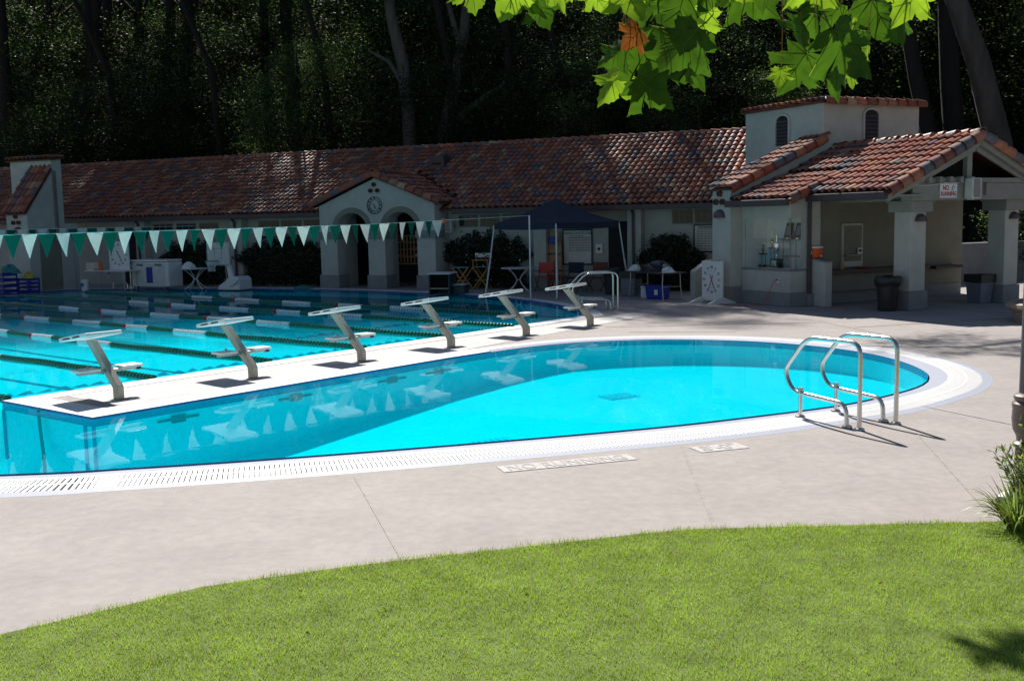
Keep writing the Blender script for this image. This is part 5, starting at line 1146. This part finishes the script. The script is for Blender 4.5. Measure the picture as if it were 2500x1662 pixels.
# tall trees whose crowns shade the bathhouse and the far pool
for x, y, zc, sc_, kd in ((-4.6,49,16,1.1,1),(-6.3,51,15.2,.75,0),(-16.8,51,15,.95,0),(-21.5,51,15.5,.9,1),(-11.6,51,15.8,.35,3),(-4.5,51,22.5,.85,1),(-10,51,22.8,.9,0),(-15.5,51,23,.95,1),(-21.5,51,23,.95,0),(-27,51,23,.95,1),(-16,53,17,1.3,1),(-22,55,17,1.3,0),(-28,57,17,1.3,1),(-5.2,48.5,12,.9,0),(-15.5,50.5,12,.9,1),(-19.5,53,12.5,1.05,0),(-26,55,13,1.1,1),(-1.6,48,13.0,.8,3),(.6,47.5,17.5,.8,3),(2.2,46.5,14.5,.7,3),(-2.5,48.5,19.5,.85,3),(-.9,47.5,25.0,.4,3),(-33,60,17,1.3,0)):
    sd_ += 1; x, y, zc = x-2.8, y+13, zc+13.3; tree(kd, x, y, zc, sc_*1.05, 3, seed=sd_, label='tall tree with a high %s crown far up the slope, %s' % ('thin' if kd == 3 else 'full' if kd else 'dense', ['beyond the chimney block','behind the long roof','behind the entrance pavilion','behind the canopy'][int(np.searchsorted([-22,-13,-6], x))]))
for x, y, zc, sc_ in ((-10.2,48.5,7.0,.8),(-9.2,49.5,9.4,.6),(3.0,44,6.2,.6),(6.4,42.5,6.2,.55),(10.5,41,6.6,.6)):  # paler leaf mix stands in for sunlit clumps on the slope
    sd_ += 1; tree(4, x, y, zc, sc_, 2, seed=sd_, label='bush tinted sunlit-pale behind the bathhouse ridge, ' + {-10.2:'low against the long roof',-9.2:'upper of the pair above the long roof',3.0:'above the canopy',6.4:'between the canopy and tower',10.5:'beside the tower'}[x])
# trees added over the bathhouse roof to block sky and dapple it
for i_, (x, y, zc, sc_, kd) in enumerate(((-4.5,44,16.5,.85,1),(-10.8,46,17,.8,0),(-17.5,47,17.5,1.0,1),(-23.5,50,18,1.1,0),(.4,42.4,15.5,.7,3),(-1.8,43,17.5,.75,3),(3.2,41.5,15.8,.6,3))):
    p_ = V((x,y,0))-WO; dt = 12.8-p_.dot(WN); g_ = V((x,y,0))+WN*max(0,dt); zg = hill_z(g_.x,g_.y); t_ = thing('hillside_tree', 'added shade tree leaning over the roof with a %s crown, %s' % (['dense','full','','thin'][kd], ['beyond the chimney block','behind the long roof','behind the pavilion','behind the canopy'][int(np.searchsorted([-20,-8,-1], x))]), 'tree', (g_.x,g_.y,zg), 0, 'trees on the hillside')
    d_ = V((x,y,zc))-V((g_.x,g_.y,zg)); mb = MB(); mb.tube([(0,0,-.2),(d_.x*.1,d_.y*.1,d_.z*.55),(d_.x*.5,d_.y*.5,d_.z*.85),tuple(d_)], [.22,.16,.11,.06], 8); mb.build('trunk', M['barkdark'], t_, smooth=True)
    o = bpy.data.objects.new('crown', CROWN[kd]); COL.objects.link(o); o.parent = t_; o.location = d_; o.scale = (sc_,sc_,sc_*.75); o.rotation_euler = (0,0,i_*1.3)
# pale trunks seen above the bathhouse roof
def bare_trunk(label, pts, rs, m, lims=()):
    b = V(pts[0]); t_ = thing('hillside_tree', label, 'tree', b); mb = MB(); mb.tube([V(p)-b for p in pts], rs, 12)
    for lp_, lr_ in lims: mb.tube([V(p)-b for p in lp_], lr_, 8)
    mb.build('trunk', M[m], t_, smooth=True); return t_, b
k_ = 49/46
t_, b = bare_trunk('pale-barked tree with upright trunk behind the bathhouse, left of its forked neighbour', [(-4.4,49,.6),(-4.45,49,4.8),(-4.5,49,7),(-4.7,49,9.3),(-5.15,49,11.4),(-5.4,49,14)], [.42,.34,.31,.29,.25,.2], 'bark', [([(-4.6,49,8.2),(-5.3,48.8,9.4),(-6.2,48.7,9.9)],[.14,.1,.05])])
o = bpy.data.objects.new('crown', CROWN[3]); COL.objects.link(o); o.parent = t_; o.location = (-1,0,14); o.scale = (.8,.8,.8)
t_, b = bare_trunk('pale-barked tree with a leaning forked trunk behind the bathhouse', [(-3.3,49,.6),(-3.1,49,4.9),(-2.75,49,6.6),(-2.35,49,8.6),(-1.95,49,10.2),(-1.6,49,13)], [.44,.36,.32,.28,.24,.18], 'bark', [([(-2.8,49,6.4),(-1.5,48.8,7.4),(-.1,48.7,8.3),(.8,48.6,8.6)],[.18,.14,.1,.05]),([(-2.3,49,8.7),(-2.0,49,9.8),(-2.6,49,12)],[.2,.16,.1])])
o = bpy.data.objects.new('crown', CROWN[3]); COL.objects.link(o); o.parent = t_; o.location = (1,0,14); o.scale = (.7,.7,.7)
# trees behind the tower
def limb_crown(t_, b, pts, rs, m, cl, kd=3):
    mb = MB(); mb.tube([V(p)-b for p in pts], rs, 8); mb.build('limb', M[m], t_, smooth=True)
    for x, y, z, s_ in cl:
        o = bpy.data.objects.new('crown', CROWN[kd]); COL.objects.link(o); o.parent = t_; o.location = V((x,y,z))-b; o.scale = (s_,s_*.8,s_*.4)
t_, b = bare_trunk('large grey trunk leaning left behind the porch roof', [(17.2,36.2,-.1),(16.5,36,4.4),(16.1,36,5.8),(15.7,36,7.2),(14.9,36,9.2),(13.6,36,13)], [.56,.43,.41,.38,.33,.22], 'barkmid')
o = bpy.data.objects.new('crown', CROWN[0]); COL.objects.link(o); o.parent = t_; o.location = (-2.5,1,13.5); o.scale = (.6,.6,.6)
t_, b = bare_trunk('dark slender trunk right behind the tower', [(15.3,38.4,.0),(15.1,38.4,4.9),(14.6,38.4,6.8),(14.2,38.4,8.8),(13.4,38.4,13)], [.38,.29,.27,.24,.16], 'barkdark')
o = bpy.data.objects.new('crown', CROWN[1]); COL.objects.link(o); o.parent = t_; o.location = (-1,1,13); o.scale = (.6,.6,.6)
limb_crown(t_, b, [(13.5,38.4,12.6),(10.5,35,13.2),(7.5,31,12.6),(5,28.5,11.6),(3,29.3,11.9)], [.2,.15,.1,.06,.03], 'barkdark', [(5.2,28.6,11.6,.50),(8.0,28.2,12.0,.55)], 3)
t_, b = bare_trunk('thick dark trunk between the tower and the grey leaning trunk', [(16.4,38.9,.0),(16.2,38.9,4.9),(16.0,38.9,6.8),(15.85,38.9,8.8),(15.6,38.9,13)], [.5,.38,.35,.32,.25], 'barkdark')
o = bpy.data.objects.new('crown', CROWN[1]); COL.objects.link(o); o.parent = t_; o.location = (1,1,13); o.scale = (.6,.6,.6)
for x, y, zc, sc_, kd in ((9,44,5.5,.8,2),(13,45,6,.85,0),(17.5,44,6.5,.9,2),(21,41,6,.9,1),(25,38,6,.9,2),(12,48,9.5,.95,1),(18,49,10,1.0,0),(24,45,10,1.0,1),(29,40,9,1.0,0),(20,36,2.2,.8,4),(24,33,2,.9,4),(17,34,1.6,.7,4),(6,45,8.5,.8,0),(3.2,46,6.6,.75,2),(21.5,37.5,9.5,.8,1),(26,33,8,1.0,0),(30,30,6,1.1,1)):
    sd_ += 1; tree(kd, x, y, zc, sc_, rt_.randint(0,2), seed=sd_, label={4:'low pale bush on the slope right of the porch'}.get(kd))

# hedges against the wall
def hedge(label, s0, s1, t0, t1, h, n, seed, flowers=False):
    hd = thing('hedge', label, 'hedge', wing((s0+s1)/2,(t0+t1)/2), WA); rg = np.random.default_rng(seed); hx = (s1-s0)/2; hy = (t1-t0)/2
    x = rg.uniform(-1,1,n); y = rg.uniform(-1,1,n)**3*.5-.5+rg.uniform(0,1,n)*.9; z = rg.random(n)
    edge = 1-.10*np.abs(np.sin(x*9+seed))-.28*np.abs(x)**4; zz = z*h*(edge+.06*np.sin(x*17)); 
    bul = 1+.16*np.sin(zz*5+seed)+.1*np.sin(zz*11+x*3)
    pos = np.stack([x*hx*bul, (y*hy)-.10*np.sin(x*8)*np.sin(zz*6)*hy*2, zz+.05], 1)
    sp = rg.random(n) < .05; pos[sp,2] += rg.uniform(0,.22,sp.sum()); pos[sp,1] -= rg.uniform(0,.08,sp.sum())
    me = leaf_cloud(0, pos, .085, seed, [LF['hd'],LF['hd2']], [3,1], asp=.55); o = link('foliage', me, hd)
    mb = MB()
    for k in range(7): a = -hx*.8+hx*1.6*k/6; mb.tube([(a,0,0),(a+.05,.02,h*.4),(a-.05,.0,h*.8)], [.02,.014,.006], 5)
    mb.build('stems', M['barkdark'], hd)
    if flowers:
        fp = pos[rg.choice(n, 70)]; fp[:,1] -= hy*.9; stuff(link('flowers', leaf_cloud(0, fp, .05, seed+1, [M['whitecloth']], [1], asp=.9), hd))
hedge('dark hedge with small white flowers between the pavilion and canopy', 4.55, 7.4, .35, .98, 1.82, 11000, 71, True)
hedge('dark clipped hedge against the wall left of the pavilion', -3.8, -.25, .35, .98, 1.78, 12000, 72)
hedge('bushy dark shrub behind the folding table of clothes', 11.45, 13.15, -.1, .95, 1.72, 9000, 73)
hedge('dark climbing shrub behind the white storage cart', -7.9, -4.7, .6, .98, 1.7, 8000, 74)
# shrubs and fern behind the retaining wall
def strap_clump(name, label, loc, n, L_, wd, seed, mats, wts, droop=1.0, cat='plant', up=.9):
    rg = random.Random(seed); t_ = thing(name, label, cat, loc); vs = []; idx = []; mi = []
    for k in range(n):
        a = rg.uniform(0, 6.28); ln = L_*rg.uniform(.55,1.15); b = V((math.cos(a)*.09*rg.random()**.5*L_/.5, math.sin(a)*.09*rg.random()**.5*L_/.5, 0)); a += rg.uniform(-.5,.5); d = V((math.cos(a), math.sin(a), 0)); sd = V((-d.y, d.x, 0)); m_ = rg.choices(range(len(mats)), wts)[0]; e_ = rg.uniform(.25,1.0); tw = rg.uniform(-.6,.6)
        prev = None
        for i in range(7):
            f = i/6; p = b + d*(ln*e_*f**1.2*.8) + V((0,0, ln*(up*f - droop*e_*.75*f**2.3))); p.z = max(p.z, .01); w_ = wd*(1-f**2.2)*(.5+.5*min(1,f*4)); q = sd*w_*math.cos(tw*f)+V((0,0,w_*math.sin(tw*f)))
            o_ = len(vs); vs += [tuple(p-q), tuple(p+q)]
            if i: idx += [o_-2, o_-1, o_+1, o_]; mi.append(m_)
    me = fast_mesh('leaves', vs, 4, idx, mats, mi); me.shade_smooth(); link('leaves', me, t_); return t_
def twig_shrub(label, loc, n, H_, seed, leaf=.06):
    rg = random.Random(seed); t_ = thing('shrub', label, 'shrub', loc); mb = MB(); pos = []; ax = []
    vs = []; mi = []
    for k in range(n):
        a = rg.uniform(0,6.28); d = V((math.cos(a)*rg.uniform(.1,.55), math.sin(a)*rg.uniform(.1,.55), 1)); L_ = H_*rg.uniform(.6,1.1); p0 = V((rg.uniform(-.1,.1), rg.uniform(-.1,.1), 0)); p1 = p0+d*L_*.5; p2 = p0+d*L_+V((d.x,d.y,0))*L_*.2
        mb.tube([p0,p1,p2], [.006,.004,.002], 5)
        for i in range(16):
            f = .2+.8*i/15; p = p0.lerp(p1, f*2) if f < .5 else p1.lerp(p2, f*2-1); t = (p2-p1).normalized(); g = i*2.4+k; o_ = t.cross(V((math.cos(g),math.sin(g),.3))).normalized(); e = (o_*.8+t*.7).normalized(); s_ = leaf*rg.uniform(.7,1.2); b_ = e.cross(t).normalized()*s_*.16; vs += [tuple(p), tuple(p+e*s_*.5+b_), tuple(p+e*s_), tuple(p+e*s_*.5-b_)]; mi.append(rg.choice((0,0,1)))
    mb.build('stems', M['bark'], t_); link('leaves', fast_mesh('leaves', vs, 4, np.arange(len(vs)), [LF['md2'],LF['strap']], mi), t_); return t_
LF['md2'] = leaf_mat('shrub_leaf', (.13,.20,.07), (.24,.35,.08), .45, .4, .4, var=.3, scale=20)
strap_clump('daylily', 'clump of arching strap leaves at the lawn corner by the lamp post', (3.50,7.12,.02), 190, .52, .010, 5, [LF['strap'],LF['strapy'],LF['md2']], [5,1.2,2])
strap_clump('daylily', 'second clump of strap leaves farther along the bed behind the lamp post', (3.98,7.32,.02), 170, .55, .011, 6, [LF['strap'],LF['strapy'],LF['md2']], [5,1.2,2])
strap_clump('daylily', 'small clump of strap leaves right of the lamp post', (4.35,7.05,.02), 120, .5, .011, 7, [LF['strap'],LF['strapy'],LF['md2']], [5,1,2])
twig_shrub('airy shrub with narrow leaves at the foot of the lamp post', (3.80,7.50,.02), 60, .46, 8, .07)
twig_shrub('airy shrub with narrow leaves behind the lamp post', (4.1,7.65,.02), 60, .6, 9, .07)
gl_ = thing('garden_light', 'white dome garden light half hidden in the strap leaves', 'garden light', (3.50,7.33,.02), .6)
mb = MB(); mb.tube([(0,0,0),(0,0,.12)], .02, 8); mb.build('stake', M['iron'], gl_)
mb = MB(); mb.lathe([(.002,.07),(.04,.06),(.065,.02),(.07,-.04),(.06,-.045)], 18); mm_ = Matrix.Translation((0,0,.16)) @ Matrix.Rotation(R(60),4,'Y'); mb.v = [tuple(mm_ @ V(p)) for p in mb.v]; mb.build('hood', M['white'], gl_, smooth=True)
for k, (a_, b_, z_) in enumerate(((6.8,3.9,1.1),(8.0,4.1,1.15),(9.3,4.0,1.1))): strap_clump('fern', ['leafy fern behind the retaining wall, nearest the porch wall','leafy fern in the middle behind the retaining wall','leafy fern behind the retaining wall, nearest the far column'][k], cw(a_,b_,z_), 90, 1.3, .035, 30+k, [LF['md'],LF['lt'],LF['strapy']], [4,2,.6])
bx('bed', M['soil'], rwo, -3.0, 6, .2, 4.5, 0, 1.12)

# ---------------------------------------------------------------- sycamore overhead
HALF = [(0,0),(.12,-.08),(.28,-.13),(.36,-.05),(.53,-.03),(.46,.09),(.35,.19),(.50,.25),(.55,.35),(.75,.43),(.60,.51),(.53,.61),(.37,.56),(.25,.51),(.30,.66),(.24,.75),(.19,.88),(0,1.08)]
def syc_leaf(seed, mi_):
    rg = random.Random(seed); pts = HALF+[(-x,y) for x,y in HALF[-2:0:-1]]; pts = [q for i in range(len(pts)) for q in (pts[i], ((pts[i][0]+pts[(i+1)%len(pts)][0])*.5*.965, (pts[i][1]+pts[(i+1)%len(pts)][1])*.5*.965+.012))]; pts = [(x*(1+rg.uniform(-.07,.07)), y*(1+rg.uniform(-.05,.05))) for x,y in pts]
    c1, c2, c3 = rg.uniform(.1,.45), rg.uniform(-.6,.15), rg.uniform(.05,.14)
    zf_ = lambda x, y: c1*abs(x)+c2*(y-.35)**2+c3*math.sin(x*9+seed)*abs(x)
    vs = []; fs = []; ms = []
    n = len(pts); ctr = (0,.30)
    for f in (.5,1):
        for x, y in pts: X_, Y_ = ctr[0]+(x-ctr[0])*f, ctr[1]+(y-ctr[1])*f; vs.append((X_, Y_-.35, zf_(X_,Y_)))
    vs.append((0,ctr[1]-.35,zf_(0,ctr[1]))); c_ = 2*n
    for i in range(n): j = (i+1) % n; fs.append((c_,i,j)); ms.append(0); fs.append((i,n+i,n+j,j)); ms.append(0)
    for tx, ty in ((0,1.03),(.70,.42),(-.70,.42),(.48,-.02),(-.48,-.02),(.26,.72),(-.26,.72)):
        bx_, by_ = (0,.02) if abs(tx) != .26 else (0,.40); d = V((tx-bx_,ty-by_,0)); nn = V((-d.y,d.x,0)).normalized()*.011
        for sg in (.008,-.008):
            o_ = len(vs)
            for f in (0,.33,.66,1):
                X_, Y_ = bx_+d.x*f, by_+d.y*f
                for s2 in (-1,1): w_ = nn*s2*(1-f*.75); vs.append((X_+w_.x, Y_+w_.y-.35, zf_(X_,Y_)+sg))
            for i in range(3): fs.append((o_+2*i,o_+2*i+1,o_+2*i+3,o_+2*i+2)); ms.append(1)
    o_ = len(vs); 
    for x, y, z in ((0,0,0),(.02,-.2,.05),(.0,-.42,.16)): vs += [(x-.012,y-.35,z),(x+.012,y-.35,z),(x,y-.35,z+.02)]
    for i in range(2):
        for j in range(3): fs.append((o_+3*i+j,o_+3*i+(j+1)%3,o_+3*i+3+(j+1)%3,o_+3*i+3+j)); ms.append(1)
    me = bpy.data.meshes.new('leaf'); me.from_pydata(vs, [], fs); me.materials.append(LF[mi_]); me.materials.append(LF['vein']); me.polygons.foreach_set('material_index', ms); me.shade_smooth(); return me
SY = {k: [syc_leaf(s_, k) for s_ in ((1,2,3,4,5) if k != 'sybr' else (6,7))] for k in ('syc','syd','sybr')}
sy = thing('sycamore_tree', 'sycamore with large lobed backlit leaves hanging over the lawn', 'tree', (4.9,3.6,.0))
SO = V((4.9,3.6,0))
mb = MB(); mb.tube([(0,0,-.1),(.05,.02,1.5),(-.05,.1,3.2),(-.3,.3,4.6),(-.2,.8,7)], [.26,.2,.18,.15,.08], 12); mb.tube([(-.08,.12,3.4),(-1.2,.8,4.4),(-2.4,1.4,4.5),(-3.4,1.7,4.15),(-4.6,1.7,3.9)], [.10,.07,.045,.03,.012], 8)
mb.tube([(-.25,.3,4.4),(-1.4,3.2,5.8),(-2.4,5.3,6.6),(-3.2,7.7,6.9)], [.09,.06,.04,.02], 8); mb.build('trunk', M['bark'], sy, smooth=True)
LEAVES = [(-0.15, 5.01, 3.23, 0.168), (0.05, 5.29, 3.28, 0.23), (0.24, 5.13, 3.24, 0.152), (0.17, 5.34, 3.2, 0.158), (0.35, 5.36, 3.3, 0.116), (0.41, 4.86, 3.15, 0.115), (0.55, 4.81, 3.14, 0.19), (0.8, 5.55, 3.25, 0.241), (0.81, 5.03, 3.13, 0.199), (0.93, 5.01, 3.19, 0.158), (1.04, 5.7, 3.18, 0.18), (0.62, 5.22, 3.04, 0.134), (0.84, 5.55, 3.09, 0.104), (0.53, 5.23, 2.96, 0.144), (0.69, 5.38, 2.97, 0.244), (0.82, 4.94, 2.96, 0.243), (0.92, 5.37, 2.92, 0.191), (0.55, 5.58, 2.87, 0.187), (0.69, 5.27, 2.8, 0.208), (0.78, 5.47, 2.94, 0.216), (1.22, 5.4, 3.27, 0.256), (1.17, 4.86, 3.17, 0.144), (1.56, 5.48, 3.18, 0.216), (1.46, 5.33, 3.05, 0.2), (1.53, 5.07, 3.1, 0.13), (1.51, 4.83, 2.91, 0.248), (1.5, 5.58, 2.93, 0.22), (1.6, 5.23, 2.84, 0.186), (1.38, 5.45, 2.87, 0.097), (1.79, 5.59, 3.12, 0.165), (1.87, 5.44, 3.16, 0.236), (1.93, 5.63, 3.27, 0.222), (1.93, 5.16, 3.17, 0.193), (2.02, 5.52, 3.13, 0.163), (1.73, 5.2, 2.96, 0.092), (1.8, 5.64, 2.88, 0.1), (1.45, 5.59, 3.31, 0.165), (1.02, 4.89, 3.2, 0.154), (0.65, 4.92, 3.25, 0.194), (1.42, 5.0, 3.24, 0.217), (-0.01, 5.67, 3.43, 0.224)]
BROWN = (11,12); DEEP = (3,7,8,9,13,14,15,16,18,19,20,21,22,23,24,25,26,27,30,33,36)
rg = random.Random(17); mb = MB()
for i, (x,y,z,s_) in enumerate(LEAVES):
    k = 'sybr' if i in BROWN else ('syd' if i in DEEP else 'syc'); o = bpy.data.objects.new('leaf', rg.choice(SY[k])); COL.objects.link(o); o.parent = sy; p = V((x,y,z+.06))-SO
    roll = rg.uniform(-.9,.9); tilt = rg.uniform(-.5,.45); yaw = rg.uniform(-.6,.6)
    # local +y is the leaf tip: hang it down, show its face to the south
    rot = Matrix.Rotation(yaw,4,'Z') @ Matrix.Rotation(roll,4,'Y') @ Matrix.Rotation(R(-90)+tilt,4,'X')
    ml_ = Matrix.Translation(p) @ rot @ Matrix.Scale(s_*1.06, 4); o.matrix_local = ml_
    st_ = ml_ @ V((0,-.77,.16)); b_ = V((p.x+.06*math.sin(i*1.7), p.y-.02+.05*math.sin(i), 3.66+.04*math.cos(i*2))); mb.tube([st_, st_.lerp(b_,.5)+V((.02,.0,.04)), b_], [.0022,.003,.0045], 5)
mb.tube([(-5.1,1.55,3.60),(-4.4,1.6,3.66),(-3.9,1.62,3.72),(-3.3,1.65,3.9),(-2.9,1.6,4.3)], [.004,.007,.009,.012,.02], 6); mb.build('twigs', M['wood'], sy, smooth=True)
cp = np.concatenate([crown_pos(91,1.3,1.0,.7,34,16,.3)+np.array([-3.0,7.3,7.0]), crown_pos(92,1.8,1.8,1.0,50,16,.35)+np.array([-.6,1.4,7.2])]); link('crown', leaf_cloud(0, cp, .24, 93, [LF['syc'],LF['syd']], [1,1], asp=.9), sy)

for i in range(12):
    x = rg.uniform(-1.8,2.6); y = rg.uniform(5.0,6.6); o = bpy.data.objects.new('fallen_leaf', rg.choice(SY['sybr'])); COL.objects.link(o); o.location = (x,y,.05); o.rotation_euler = (rg.uniform(-.4,.4), rg.uniform(-.4,.4), rg.uniform(0,6)); s_ = rg.uniform(.014,.028); o.scale = (s_,s_,s_)
    tag(o, 'small dry brown leaf lying in the lawn grass', 'leaf', 'fallen leaves on the lawn')
